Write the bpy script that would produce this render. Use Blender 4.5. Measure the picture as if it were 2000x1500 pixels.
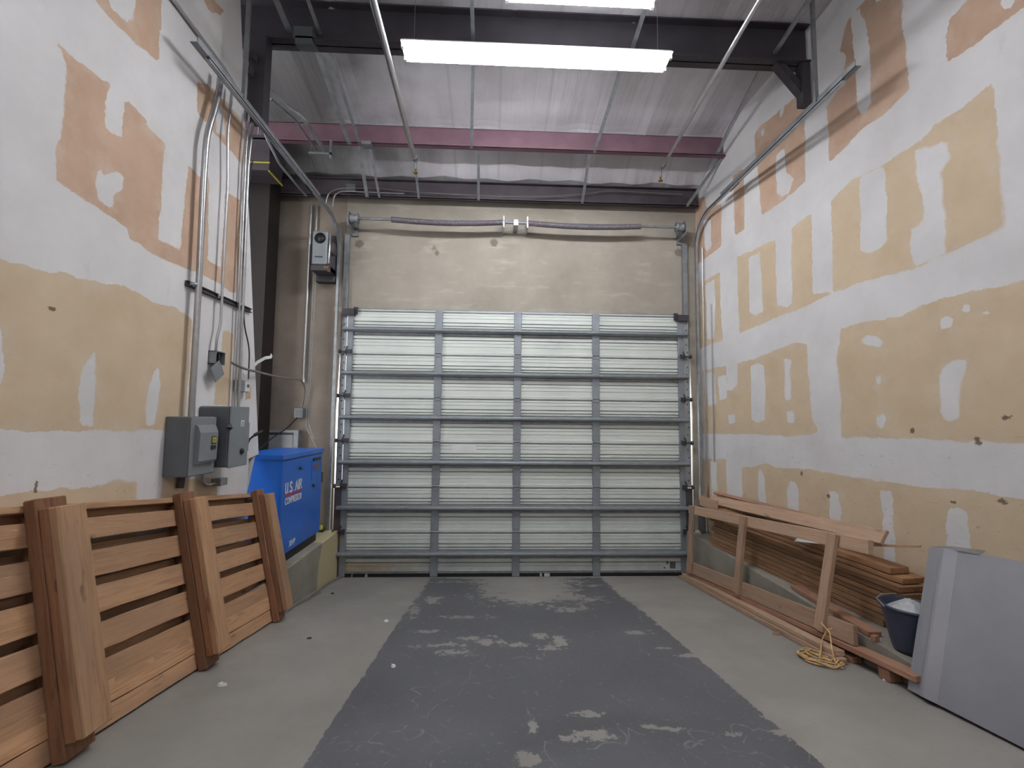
import bpy, bmesh, math, random
import numpy as np
from mathutils import Vector, Matrix
for o in list(bpy.data.objects): bpy.data.objects.remove(o)
SC=bpy.context.scene; COL=SC.collection
# ---------------------------------------------------------------- camera, world, exposure
cam_d=bpy.data.cameras.new('camera'); cam=bpy.data.objects.new('camera',cam_d); COL.objects.link(cam)
cam_d.sensor_width=36; cam_d.lens=36*886.7/2000; cam_d.clip_start=.05; cam_d.clip_end=200
YAW,PIT,ROL=0.04131,0.07245,0.01007
cy,sy=math.cos(YAW),math.sin(YAW); cp,sp=math.cos(PIT),math.sin(PIT)
F_=Vector((sy*cp,cy*cp,sp)); R_=Vector((cy,-sy,0)); U_=R_.cross(F_)
R2=R_*math.cos(ROL)+U_*math.sin(ROL); U2=-R_*math.sin(ROL)+U_*math.cos(ROL)
M=Matrix((( R2.x,U2.x,-F_.x,-.3378),(R2.y,U2.y,-F_.y,-6.3876),(R2.z,U2.z,-F_.z,2.1714),(0,0,0,1)))
cam.matrix_world=M; SC.camera=cam
W=bpy.data.worlds.new('world'); SC.world=W; W.use_nodes=True
W.node_tree.nodes['Background'].inputs[0].default_value=(.93,.97,1,1)
W.node_tree.nodes['Background'].inputs[1].default_value=2.2
SC.view_settings.view_transform='Standard'; SC.view_settings.look='None'
SC.view_settings.gamma=1; SC.view_settings.use_curve_mapping=False
SC.view_settings.exposure=EXPOSURE=1.40
TUBE_POWER=40.0
# ---------------------------------------------------------------- materials
def srgb(r,g,b):
    return tuple(((c/255)/12.92 if c/255<=.04045 else ((c/255+.055)/1.055)**2.4) for c in (r,g,b))+(1,)
class N:
    def __init__(s,name):
        s.m=bpy.data.materials.new(name); s.m.use_nodes=True; s.t=s.m.node_tree
        s.b=s.t.nodes['Principled BSDF']; s.tc=s.n('ShaderNodeTexCoord')
    def n(s,k,**kw):
        o=s.t.nodes.new(k)
        for a,v in kw.items(): setattr(o,a,v)
        return o
    def l(s,a,b): s.t.links.new(a,b)
    def noise(s,scale,detail=4,rough=.55,vec=None,sc3=None,dist=0):
        o=s.n('ShaderNodeTexNoise'); o.inputs['Scale'].default_value=scale; o.inputs['Detail'].default_value=detail
        o.inputs['Roughness'].default_value=rough; o.inputs['Distortion'].default_value=dist
        v=vec or s.tc.outputs['Object']
        if sc3:
            mp=s.n('ShaderNodeMapping'); mp.inputs['Scale'].default_value=sc3; s.l(v,mp.inputs[0]); v=mp.outputs[0]
        s.l(v,o.inputs['Vector']); return o.outputs[0]
    def ramp(s,f,stops):
        o=s.n('ShaderNodeValToRGB'); e=o.color_ramp.elements
        e[0].position,e[0].color=stops[0][0],stops[0][1]; e[1].position,e[1].color=stops[-1][0],stops[-1][1]
        for p,c in stops[1:-1]:
            k=e.new(p); k.color=c
        s.l(f,o.inputs[0]); return o.outputs[0]
    def val(s,f,a,b,lo=0,hi=1):
        o=s.n('ShaderNodeMapRange'); o.inputs[1].default_value=a; o.inputs[2].default_value=b
        o.inputs[3].default_value=lo; o.inputs[4].default_value=hi; s.l(f,o.inputs[0]); return o.outputs[0]
    def math(s,op,a,b):
        o=s.n('ShaderNodeMath',operation=op)
        for i,x in enumerate((a,b)):
            if isinstance(x,(int,float)): o.inputs[i].default_value=x
            else: s.l(x,o.inputs[i])
        return o.outputs[0]
    def mix(s,f,a,b,mode='MIX'):
        o=s.n('ShaderNodeMix',data_type='RGBA',blend_type=mode)
        for i,x in ((0,f),(6,a),(7,b)):
            if isinstance(x,(int,float)): o.inputs[i].default_value=x
            elif isinstance(x,tuple): o.inputs[i].default_value=x
            else: s.l(x,o.inputs[i])
        return o.outputs[2]
    def bump(s,h,st,dist=.01):
        o=s.n('ShaderNodeBump'); o.inputs['Strength'].default_value=st; o.inputs['Distance'].default_value=dist
        s.l(h,o.inputs['Height']); s.l(o.outputs[0],s.b.inputs['Normal'])
    def done(s,col=None,rough=.6,metal=0,spec=None):
        if col is not None:
            if isinstance(col,tuple): s.b.inputs['Base Color'].default_value=col
            else: s.l(col,s.b.inputs['Base Color'])
        if isinstance(rough,(int,float)): s.b.inputs['Roughness'].default_value=rough
        else: s.l(rough,s.b.inputs['Roughness'])
        s.b.inputs['Metallic'].default_value=metal
        if spec is not None: s.b.inputs['Specular IOR Level'].default_value=spec
        return s.m
def g(v): return (v,v,v,1)
def simple(name,rgb,rough=.6,metal=0,var=.12,scale=8,bump=0):
    k=N(name); c=srgb(*rgb); f=k.noise(scale)
    lo=tuple(x*(1-var) for x in c[:3])+(1,); hi=tuple(min(1,x*(1+var)) for x in c[:3])+(1,)
    col=k.ramp(f,[(.3,lo),(.7,hi)])
    if bump: k.bump(k.noise(scale*12),bump,.004)
    return k.done(col,rough,metal)
def wood(name,a,b,dark,grey=None,sc=1.0):
    k=N(name)
    oi=k.n('ShaderNodeObjectInfo')
    ad=k.n('ShaderNodeVectorMath',operation='ADD'); k.l(k.tc.outputs['Object'],ad.inputs[0])
    mu=k.n('ShaderNodeVectorMath',operation='SCALE'); cb=k.n('ShaderNodeCombineXYZ')
    k.l(oi.outputs['Random'],cb.inputs[0]);k.l(oi.outputs['Random'],cb.inputs[1]);k.l(oi.outputs['Random'],cb.inputs[2])
    k.l(cb.outputs[0],mu.inputs[0]); mu.inputs['Scale'].default_value=37; k.l(mu.outputs[0],ad.inputs[1])
    v=ad.outputs[0]
    grain=k.noise(1,6,.65,v,(2.2*sc,42*sc,42*sc),1.2); big=k.noise(1,3,.5,v,(1.1,5,5)); knot=k.noise(1,2,.5,v,(4,11,11))
    c=k.ramp(grain,[(.28,srgb(*b)),(.55,srgb(*a)),(.75,srgb(*a))])
    c=k.mix(k.val(big,.42,.66,0,.55),c,srgb(*(grey or b)))
    c=k.mix(k.val(knot,.68,.74,0,.6),c,srgb(*dark))
    pv=k.val(oi.outputs['Random'],0,1,.78,1.15); 
    mm=k.n('ShaderNodeVectorMath',operation='SCALE'); k.l(c,mm.inputs[0]); k.l(pv,mm.inputs['Scale'])
    k.bump(grain,.35,.004)
    return k.done(mm.outputs[0],.75)
MT={}
MT['pallet_wood']=wood('pallet_wood',(184,144,108),(152,110,76),(88,56,38),(152,122,100))
MT['post_wood']=wood('post_wood',(142,98,68),(108,68,44),(64,40,28),(118,86,64))
MT['stack_wood']=wood('stack_wood',(158,118,82),(112,78,52),(62,42,30),(122,98,76))
MT['frame_wood']=wood('frame_wood',(176,146,122),(150,116,92),(98,70,54),(160,138,118))
MT['red_wood']=wood('red_wood',(160,118,94),(124,86,66),(70,48,38),(134,104,86))
MT['pale_wood']=wood('pale_wood',(184,154,120),(156,124,92),(106,76,52),(168,140,112))
MT['galv']=simple('galvanised_steel',(168,172,176),.42,.75,.18,14)
MT['galv_dull']=simple('dull_galvanised_steel',(138,140,143),.55,.6,.2,10)
MT['conduit']=simple('conduit_steel',(176,176,178),.32,.85,.08,20)
MT['stile']=simple('door_stile_steel',(134,139,145),.5,.35,.1,9)
MT['dark_steel']=simple('dark_primer_steel',(74,66,72),.6,.1,.2,5)
MT['red_steel']=simple('red_oxide_steel',(122,92,102),.55,.15,.15,4)
MT['black_steel']=simple('dark_beam_steel',(58,54,60),.55,.1,.2,4)
MT['maroon']=simple('maroon_primer_steel',(40,31,31),.6,.1,.2,5)
MT['spring']=simple('oiled_spring_steel',(124,116,124),.5,.5,.2,30)
MT['greybox']=simple('grey_enamel',(98,102,106),.42,.2,.08,6)
MT['greybox2']=simple('lighter_grey_enamel',(126,130,134),.45,.2,.08,6)
MT['blue']=simple('blue_enamel',(22,92,182),.34,0,.08,3)
MT['blue_dark']=simple('navy_plastic',(48,58,80),.4,0,.12,8)
MT['black']=simple('black_plastic',(26,26,28),.5)
MT['rubber']=simple('black_rubber',(14,14,14),.8)
MT['white']=simple('white_enamel',(230,230,228),.5,0,.04)
MT['offwhite']=simple('offwhite_paper',(212,214,214),.8,0,.05)
MT['red']=simple('red_print',(176,46,62),.5,0,.05)
MT['yellow']=simple('yellow_plastic',(190,180,60),.5,0,.1)
MT['rope']=simple('yellow_rope',(196,162,112),.85,0,.25,60)
MT['powder']=simple('grey_cement_powder',(176,178,180),.95,0,.2,25,.5)
MT['cable']=simple('grey_cable',(120,112,106),.6)
MT['brass']=simple('brass_fitting',(150,116,60),.4,.7)
k=N('sheet_metal'); f=k.noise(1.2,4); 
MT['sheet']=k.done(k.ramp(f,[(.3,srgb(150,150,156)),(.7,srgb(170,170,176))]),k.val(k.noise(3,3),.3,.7,.34,.40),.5)
# door panel: white corrugated steel, rusty dirt at the lower left corner
k=N('door_panel_white'); geo=k.n('ShaderNodeNewGeometry'); sx=k.n('ShaderNodeSeparateXYZ'); k.l(geo.outputs['Position'],sx.inputs[0])
f=k.noise(1.4,4,.55,geo.outputs['Position'],(1,1,1)); c=k.ramp(f,[(.3,srgb(200,205,201)),(.7,srgb(216,220,213))])
dx=k.val(sx.outputs[0],-2.35,-.9,1,0); dz=k.val(sx.outputs[2],.16,.26,1,0); dn=k.val(k.noise(5,4),.3,.6,.35,1)
c=k.mix(k.math('MULTIPLY',k.math('MULTIPLY',dx,dz),dn),c,srgb(176,146,96))
dz2=k.val(sx.outputs[2],1.25,.15,0,.5); c=k.mix(k.math('MULTIPLY',dz2,k.val(k.noise(3,5),.35,.7,.2,1)),c,srgb(140,146,148))
MT['panel']=k.done(c,.5)
# ceiling insulation facing
k=N('ceiling_insulation_facing'); geo=k.n('ShaderNodeNewGeometry')
f=k.noise(1,5,.6,geo.outputs['Position'],(6,.6,1)); f2=k.noise(1.3,4,.6,geo.outputs['Position'])
c=k.ramp(f2,[(.3,srgb(184,180,184)),(.7,srgb(206,202,207))]); 
wv=k.n('ShaderNodeTexWave',bands_direction='X'); wv.inputs['Scale'].default_value=.52; wv.inputs['Distortion'].default_value=.35; k.l(geo.outputs['Position'],wv.inputs[0])
c=k.mix(k.val(wv.outputs[0],.985,1,0,.45),c,srgb(168,162,164))
sxc=k.n('ShaderNodeSeparateXYZ'); k.l(geo.outputs['Position'],sxc.inputs[0]); ragged_x=k.math('ADD',sxc.outputs[0],k.math('MULTIPLY',k.math('SUBTRACT',k.noise(.9,4,.6,geo.outputs['Position']),.5),2.2)); c=k.mix(k.val(ragged_x,-1.2,-2.3,0,.85),c,srgb(84,82,81))  # facing turns darker grey towards the left, with a ragged edge
k.bump(k.math('ADD',f,k.math('MULTIPLY',wv.outputs[0],.6)),.7,.03)
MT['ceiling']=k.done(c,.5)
# taped drywall: paper colour where the 'tan' distance field is positive, joint compound elsewhere
GOUGES=[(3.02,-3.55,2.20,.035,.022),(3.0,-3.38,2.04,.022,.04),(2.95,-2.94,2.09,.02,.03),(2.83,-1.81,1.62,.015,.03),(3.01,-3.49,1.65,.03,.02),(2.86,-2.13,1.45,.025,.02),(2.98,-3.2,1.59,.02,.012),(-2.72,-3.88,1.78,.015,.03),(-2.72,-3.87,2.73,.03,.012)]
def drywall(name):
    k=N(name); geo=k.n('ShaderNodeNewGeometry'); P=geo.outputs['Position']
    at=k.n('ShaderNodeAttribute',attribute_name='tan_field'); br=k.n('ShaderNodeAttribute',attribute_name='brown_field')
    n1=k.noise(7,5,.6,P); n2=k.noise(38,3,.6,P)
    d=k.math('ADD',at.outputs['Fac'],k.math('ADD',k.math('MULTIPLY',k.math('SUBTRACT',n1,.5),.075),k.math('MULTIPLY',k.math('SUBTRACT',n2,.5),.02)))
    soft=k.noise(1.1,2,.5,P); w=k.val(soft,.5,.75,.005,.03)
    m=k.math('DIVIDE',d,w); o=k.n('ShaderNodeClamp'); k.l(k.math('ADD',m,.5),o.inputs[0])
    mud=k.ramp(k.noise(1.6,5,.6,P),[(.3,srgb(206,203,203)),(.7,srgb(224,222,222))])
    mud=k.mix(k.val(k.noise(9,4,.7,P,(1,1,.25)),.62,.75,0,.25),mud,srgb(190,184,180))
    tan=k.ramp(k.noise(3,4,.6,P),[(.3,srgb(196,174,146)),(.7,srgb(208,188,160))])
    brn=k.ramp(k.noise(3,4,.6,P),[(.3,srgb(184,154,132)),(.7,srgb(196,166,144))])
    bo=k.n('ShaderNodeClamp'); k.l(br.outputs['Fac'],bo.inputs[0])
    t=k.mix(bo.outputs[0],tan,brn)
    fe=k.math('MULTIPLY',k.val(at.outputs['Fac'],0,.12,1,0),k.val(n1,.45,.7,0,.4)); t=k.mix(fe,t,srgb(214,204,190))
    c=k.mix(o.outputs[0],mud,t)
    sx=k.n('ShaderNodeSeparateXYZ'); k.l(P,sx.inputs[0])
    low=k.val(sx.outputs[2],2.6,1.0,0,1); sc=k.noise(1,4,.7,P,(18,18,26)); c=k.mix(k.math('MULTIPLY',low,k.val(sc,.64,.70,0,.6)),c,srgb(104,82,66))
    sc2=k.noise(1,3,.7,P,(7,7,60)); c=k.mix(k.math('MULTIPLY',low,k.val(sc2,.65,.70,0,.4)),c,srgb(120,104,92))
    gn=k.noise(22,4,.75,P)
    for g_ in GOUGES:
        mp=k.n('ShaderNodeVectorMath',operation='SUBTRACT'); k.l(P,mp.inputs[0]); mp.inputs[1].default_value=g_[:3]
        ml=k.n('ShaderNodeVectorMath',operation='MULTIPLY'); k.l(mp.outputs[0],ml.inputs[0]); ml.inputs[1].default_value=(1,1/g_[3],1/g_[4])
        ln=k.n('ShaderNodeVectorMath',operation='LENGTH'); k.l(ml.outputs[0],ln.inputs[0])
        e=k.math('ADD',ln.outputs['Value'],k.math('MULTIPLY',k.math('SUBTRACT',gn,.5),3.2)); c=k.mix(k.val(e,.75,1.0,.85,0),c,srgb(92,68,52))
    k.bump(k.math('ADD',k.math('MULTIPLY',o.outputs[0],-.5),k.noise(5,5,.6,P)),.25,.006)
    return k.done(c,.9)
MT['drywall']=drywall('taped_drywall')
# tilt-up concrete wall with a few oily spots
k=N('painted_concrete_wall'); geo=k.n('ShaderNodeNewGeometry'); P=geo.outputs['Position']
c=k.ramp(k.noise(1.1,6,.65,P),[(.28,srgb(134,126,115)),(.72,srgb(160,152,141))])
c=k.mix(k.val(k.noise(1,4,.6,P,(2,2,9)),.55,.75,0,.3),c,srgb(200,192,176))
nn=k.noise(14,3,.6,P)
for (X,Z,r) in ((-.35,4.68,.055),(-1.22,4.58,.04),(-1.17,4.52,.035),(-2.28,4.62,.05),(2.37,4.62,.06),(-2.72,3.55,.025)):
    dd=k.n('ShaderNodeVectorMath',operation='DISTANCE'); k.l(P,dd.inputs[0]); dd.inputs[1].default_value=(X,.06,Z)
    e=k.math('ADD',dd.outputs['Value'],k.math('MULTIPLY',k.math('SUBTRACT',nn,.5),.08))
    c=k.mix(k.val(e,r,r+.02,.75,0),c,srgb(92,84,76))
k.bump(k.noise(12,5,.6,P),.2,.006)
MT['concrete_wall']=k.done(c,.85)
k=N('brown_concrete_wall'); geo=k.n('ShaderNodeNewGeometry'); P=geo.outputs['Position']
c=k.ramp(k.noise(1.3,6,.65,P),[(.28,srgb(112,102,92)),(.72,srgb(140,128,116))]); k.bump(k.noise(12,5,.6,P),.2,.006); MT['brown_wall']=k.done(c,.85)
# floor
k=N('concrete_floor'); geo=k.n('ShaderNodeNewGeometry'); P=geo.outputs['Position']
at=k.n('ShaderNodeAttribute',attribute_name='paint_field')
n1=k.noise(9,6,.7,P,(1,1.0,1)); n2=k.noise(2.2,4,.6,P)
n3=k.noise(32,5,.75,P); e=k.math('ADD',at.outputs['Fac'],k.math('ADD',k.math('MULTIPLY',k.math('SUBTRACT',n1,.5),.75),k.math('MULTIPLY',k.math('SUBTRACT',n3,.5),.35)))
m=k.n('ShaderNodeClamp'); k.l(k.val(e,-.004,.012,0,1),m.inputs[0])
con=k.ramp(k.noise(1.3,6,.6,P),[(.25,srgb(124,121,116)),(.75,srgb(150,146,140))])
con=k.mix(k.val(k.noise(22,3,.6,P),.66,.78,0,.35),con,srgb(98,94,88))
pnt=k.ramp(n2,[(.25,srgb(76,76,80)),(.75,srgb(96,96,100))])
pnt=k.mix(k.val(k.noise(30,4,.7,P),.60,.72,0,.4),pnt,srgb(152,150,148))
scr=k.n('ShaderNodeTexVoronoi',feature='DISTANCE_TO_EDGE'); scr.inputs['Scale'].default_value=1.15
mp=k.n('ShaderNodeMapping'); mp.inputs['Scale'].default_value=(1.6,.6,1); k.l(P,mp.inputs[0])
nw=k.n('ShaderNodeTexNoise'); nw.inputs['Scale'].default_value=2; k.l(P,nw.inputs[0]); av=k.n('ShaderNodeVectorMath',operation='ADD'); k.l(mp.outputs[0],av.inputs[0]); k.l(nw.outputs[1],av.inputs[1]); k.l(av.outputs[0],scr.inputs['Vector'])
pnt=k.mix(k.math('MULTIPLY',k.val(scr.outputs['Distance'],0,.007,.6,0),k.val(n1,.47,.6,0,1)),pnt,srgb(150,150,150))
c=k.mix(m.outputs[0],con,pnt)
k.bump(k.noise(16,5,.6,P),.18,.004)
MT['floor']=k.done(c,k.val(n2,.3,.7,.5,.66))
k=N('curb_concrete'); geo=k.n('ShaderNodeNewGeometry'); P=geo.outputs['Position']; sx=k.n('ShaderNodeSeparateXYZ'); k.l(P,sx.inputs[0])
c=k.ramp(k.noise(2.5,5,.6,P),[(.3,srgb(122,116,108)),(.7,srgb(150,143,132))])
# yellow-beige paint on the left curb, nearest the door: edge runs diagonally
ed=k.math('ADD',sx.outputs[1],k.math('ADD',.80,k.math('MULTIPLY',k.math('SUBTRACT',k.noise(2.5,2,.5,P),.5),.3)))
ed=k.math('ADD',ed,k.math('MULTIPLY',sx.outputs[2],-.28))
inl=k.math('MULTIPLY',k.val(ed,0,.02,0,1),k.val(sx.outputs[0],-1,-1.2,0,1)); c=k.mix(inl,c,srgb(178,166,130))
k.bump(k.noise(20,4,.6,P),.2,.004); MT['curb']=k.done(c,.8)
k=N('tube_light'); k.b.inputs['Emission Color'].default_value=(.93,.96,1,1); k.b.inputs['Emission Strength'].default_value=TUBE_POWER
MT['tube']=k.done((1,1,1,1),.5)
# ---------------------------------------------------------------- builders
def wl(o):
    v=Vector((0,0,0))
    while o: v+=o.location; o=o.parent
    return v
def tag(o,label=None,cat=None,group=None,kind=None):
    if label: o['label']=label
    if cat: o['category']=cat
    if group: o['group']=group
    if kind: o['kind']=kind
    return o
def thing(name,loc,label=None,cat=None,group=None,kind=None):
    o=bpy.data.objects.new(name,None); o.empty_display_size=.1; COL.objects.link(o); o.location=loc
    return tag(o,label,cat,group,kind)
class MB:
    def __init__(s): s.v=[]; s.f=[]; s.mi=[]; s.cur=0; s.smooth=[]
    def add(s,vs,fs,sm=False):
        n=len(s.v); s.v+= [tuple(x) for x in vs]; s.f+=[tuple(i+n for i in f) for f in fs]; s.mi+=[s.cur]*len(fs); s.smooth+=[sm]*len(fs)
    def box(s,a,b):
        x0,x1=sorted((a[0],b[0])); y0,y1=sorted((a[1],b[1])); z0,z1=sorted((a[2],b[2]))
        s.add([(x0,y0,z0),(x1,y0,z0),(x1,y1,z0),(x0,y1,z0),(x0,y0,z1),(x1,y0,z1),(x1,y1,z1),(x0,y1,z1)],
              [(0,3,2,1),(4,5,6,7),(0,1,5,4),(1,2,6,5),(2,3,7,6),(3,0,4,7)])
    def obox(s,c,ax,ay,az):  # oriented half-vectors
        c,ax,ay,az=map(Vector,(c,ax,ay,az)); v=[]
        for k in (-1,1):
            for i,j in ((-1,-1),(1,-1),(1,1),(-1,1)): v.append(c+ax*i+ay*j+az*k)
        s.add(v,[(0,3,2,1),(4,5,6,7),(0,1,5,4),(1,2,6,5),(2,3,7,6),(3,0,4,7)])
    def beam(s,p,q,w,h,up=(0,0,1)):
        p,q=Vector(p),Vector(q); d=q-p; L=d.length; d.normalize(); u=Vector(up); sd=d.cross(u).normalized(); u=sd.cross(d)
        s.obox((p+q)/2,d*L/2,sd*w/2,u*h/2)
    def tube(s,pts,r,n=10,cap=True):
        pts=[Vector(p) for p in pts]; rings=[]; prev=None
        for i,p in enumerate(pts):
            d=(pts[min(i+1,len(pts)-1)]-pts[max(i-1,0)]).normalized()
            if prev is None:
                a=Vector((0,0,1)) if abs(d.z)<.9 else Vector((1,0,0)); u=d.cross(a).normalized()
            else: u=(prev-d*prev.dot(d)).normalized()
            prev=u; w=d.cross(u); rr=r[i] if isinstance(r,(list,tuple)) else r
            rings.append([p+(u*math.cos(2*math.pi*k/n)+w*math.sin(2*math.pi*k/n))*rr for k in range(n)])
        vs=[v for R in rings for v in R]; fs=[]
        for i in range(len(rings)-1):
            for k in range(n): fs.append((i*n+k,i*n+(k+1)%n,(i+1)*n+(k+1)%n,(i+1)*n+k))
        s.add(vs,fs,True)
        if cap:
            s.add(rings[0],[tuple(range(n))[::-1]]); s.add(rings[-1],[tuple(range(n))])
    def lathe(s,prof,c,n=32,axis='z'):
        vs=[];fs=[]
        for (r,h) in prof:
            for k in range(n):
                a=2*math.pi*k/n; x,y=r*math.cos(a),r*math.sin(a)
                v={'z':(x,y,h),'x':(h,x,y),'y':(x,h,y)}[axis]; vs.append((v[0]+c[0],v[1]+c[1],v[2]+c[2]))
        for i in range(len(prof)-1):
            for k in range(n): fs.append((i*n+k,i*n+(k+1)%n,(i+1)*n+(k+1)%n,(i+1)*n+k))
        s.add(vs,fs,True)
    def extrude(s,prof,axis,a,b,close=True):
        # prof: list of 2D points in the other two axes order
        def P(t,q):
            return {'x':(t,q[0],q[1]),'y':(q[0],t,q[1]),'z':(q[0],q[1],t)}[axis]
        n=len(prof); vs=[P(a,q) for q in prof]+[P(b,q) for q in prof]
        fs=[(i,(i+1)%n,n+(i+1)%n,n+i) for i in range(n if close else n-1)]
        s.add(vs,fs)
        if close: s.add(vs[:n],[tuple(range(n))]); s.add(vs[n:],[tuple(range(n))[::-1]])
    def sweep(s,prof,path,side=(1,0,0)):
        # prof (a,b): a along side, b along normal (side x tangent)
        path=[Vector(p) for p in path]; S=Vector(side); rings=[]
        for i,p in enumerate(path):
            d=(path[min(i+1,len(path)-1)]-path[max(i-1,0)]).normalized(); nn=S.cross(d).normalized()
            rings.append([p+S*a+nn*b for a,b in prof])
        m=len(prof); vs=[v for R in rings for v in R]; fs=[]
        for i in range(len(rings)-1):
            for k in range(m): fs.append((i*m+k,i*m+(k+1)%m,(i+1)*m+(k+1)%m,(i+1)*m+k))
        s.add(vs,fs); s.add(rings[0],[tuple(range(m))]); s.add(rings[-1],[tuple(range(m))[::-1]])
    def build(s,name,mats,parent=None,bevel=0,origin=None,recalc=True):
        if not isinstance(mats,(list,tuple)): mats=[mats]
        if parent: off=wl(parent)
        elif origin is not None: off=Vector(origin)
        else:
            a=np.array(s.v); off=Vector(((a[:,0].min()+a[:,0].max())/2,(a[:,1].min()+a[:,1].max())/2,a[:,2].min()))
        me=bpy.data.meshes.new(name)
        me.from_pydata([tuple(Vector(v)-off) for v in s.v],[],s.f)
        for m in mats: me.materials.append(MT[m] if isinstance(m,str) else m)
        me.polygons.foreach_set('material_index',s.mi); me.polygons.foreach_set('use_smooth',s.smooth)
        if recalc:
            bm=bmesh.new(); bm.from_mesh(me); bmesh.ops.recalc_face_normals(bm,faces=bm.faces); bm.to_mesh(me); bm.free()
        o=bpy.data.objects.new(name,me); COL.objects.link(o)
        if parent: o.parent=parent
        else: o.location=off
        if bevel:
            b=o.modifiers.new('bevel','BEVEL'); b.width=bevel; b.segments=2; b.limit_method='ANGLE'; b.angle_limit=math.radians(40)
        return o
def plank(name,p,q,w,t,up,m,parent=None,bevel=.003,rag=0,seed=0):
    """board from p to q, width w across, thickness t along 'up'; local X runs with the grain"""
    p,q=Vector(p),Vector(q); d=(q-p); L=d.length; d.normalize(); u=Vector(up); sd=u.cross(d).normalized(); u=d.cross(sd)
    rnd=random.Random(seed); n=max(2,int(L/.12)); vs=[]; fs=[]
    for i in range(n+1):
        x=-L/2+L*i/n; j=lambda: rnd.uniform(-rag,rag)
        vs+= [(x,-w/2+j(),-t/2+j()*.3),(x,w/2+j(),-t/2+j()*.3),(x,w/2+j(),t/2+j()*.3),(x,-w/2+j(),t/2+j()*.3)]
    for i in range(n):
        for a in range(4): fs.append((i*4+a,i*4+(a+1)%4,i*4+4+(a+1)%4,i*4+4+a))
    fs+=[(3,2,1,0),(n*4,n*4+1,n*4+2,n*4+3)]
    me=bpy.data.meshes.new(name); me.from_pydata(vs,[],fs); me.materials.append(MT[m])
    bm=bmesh.new(); bm.from_mesh(me); bmesh.ops.recalc_face_normals(bm,faces=bm.faces); bm.to_mesh(me); bm.free()
    o=bpy.data.objects.new(name,me); COL.objects.link(o)
    Rm=Matrix((d,sd,u)).transposed(); o.rotation_euler=Rm.to_euler(); c=(p+q)/2
    if parent: o.parent=parent; o.location=c-wl(parent)
    else: o.location=c
    if bevel:
        b=o.modifiers.new('bevel','BEVEL'); b.width=bevel; b.segments=1; b.limit_method='ANGLE'; b.angle_limit=math.radians(60)
    return o
def pathround(pts,r=.08,n=6):
    pts=[Vector(p) for p in pts]; out=[pts[0]]
    for i in range(1,len(pts)-1):
        a,b,c=pts[i-1],pts[i],pts[i+1]; d1=(a-b); d2=(c-b); k=min(r,d1.length*.45,d2.length*.45)
        s,e=b+d1.normalized()*k,b+d2.normalized()*k
        for j in range(n+1):
            t=j/n; out.append(s*(1-t)**2+b*2*t*(1-t)+e*t*t)
    out.append(pts[-1]); return out
def pipe(name,pts,r,m='conduit',label=None,cat='pipe',parent=None,rr=.08,group=None,n=10):
    b=MB(); b.tube(pathround(pts,rr),r,n); o=b.build(name,m,parent)
    if label: tag(o,label,cat,group)
    return o
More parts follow.
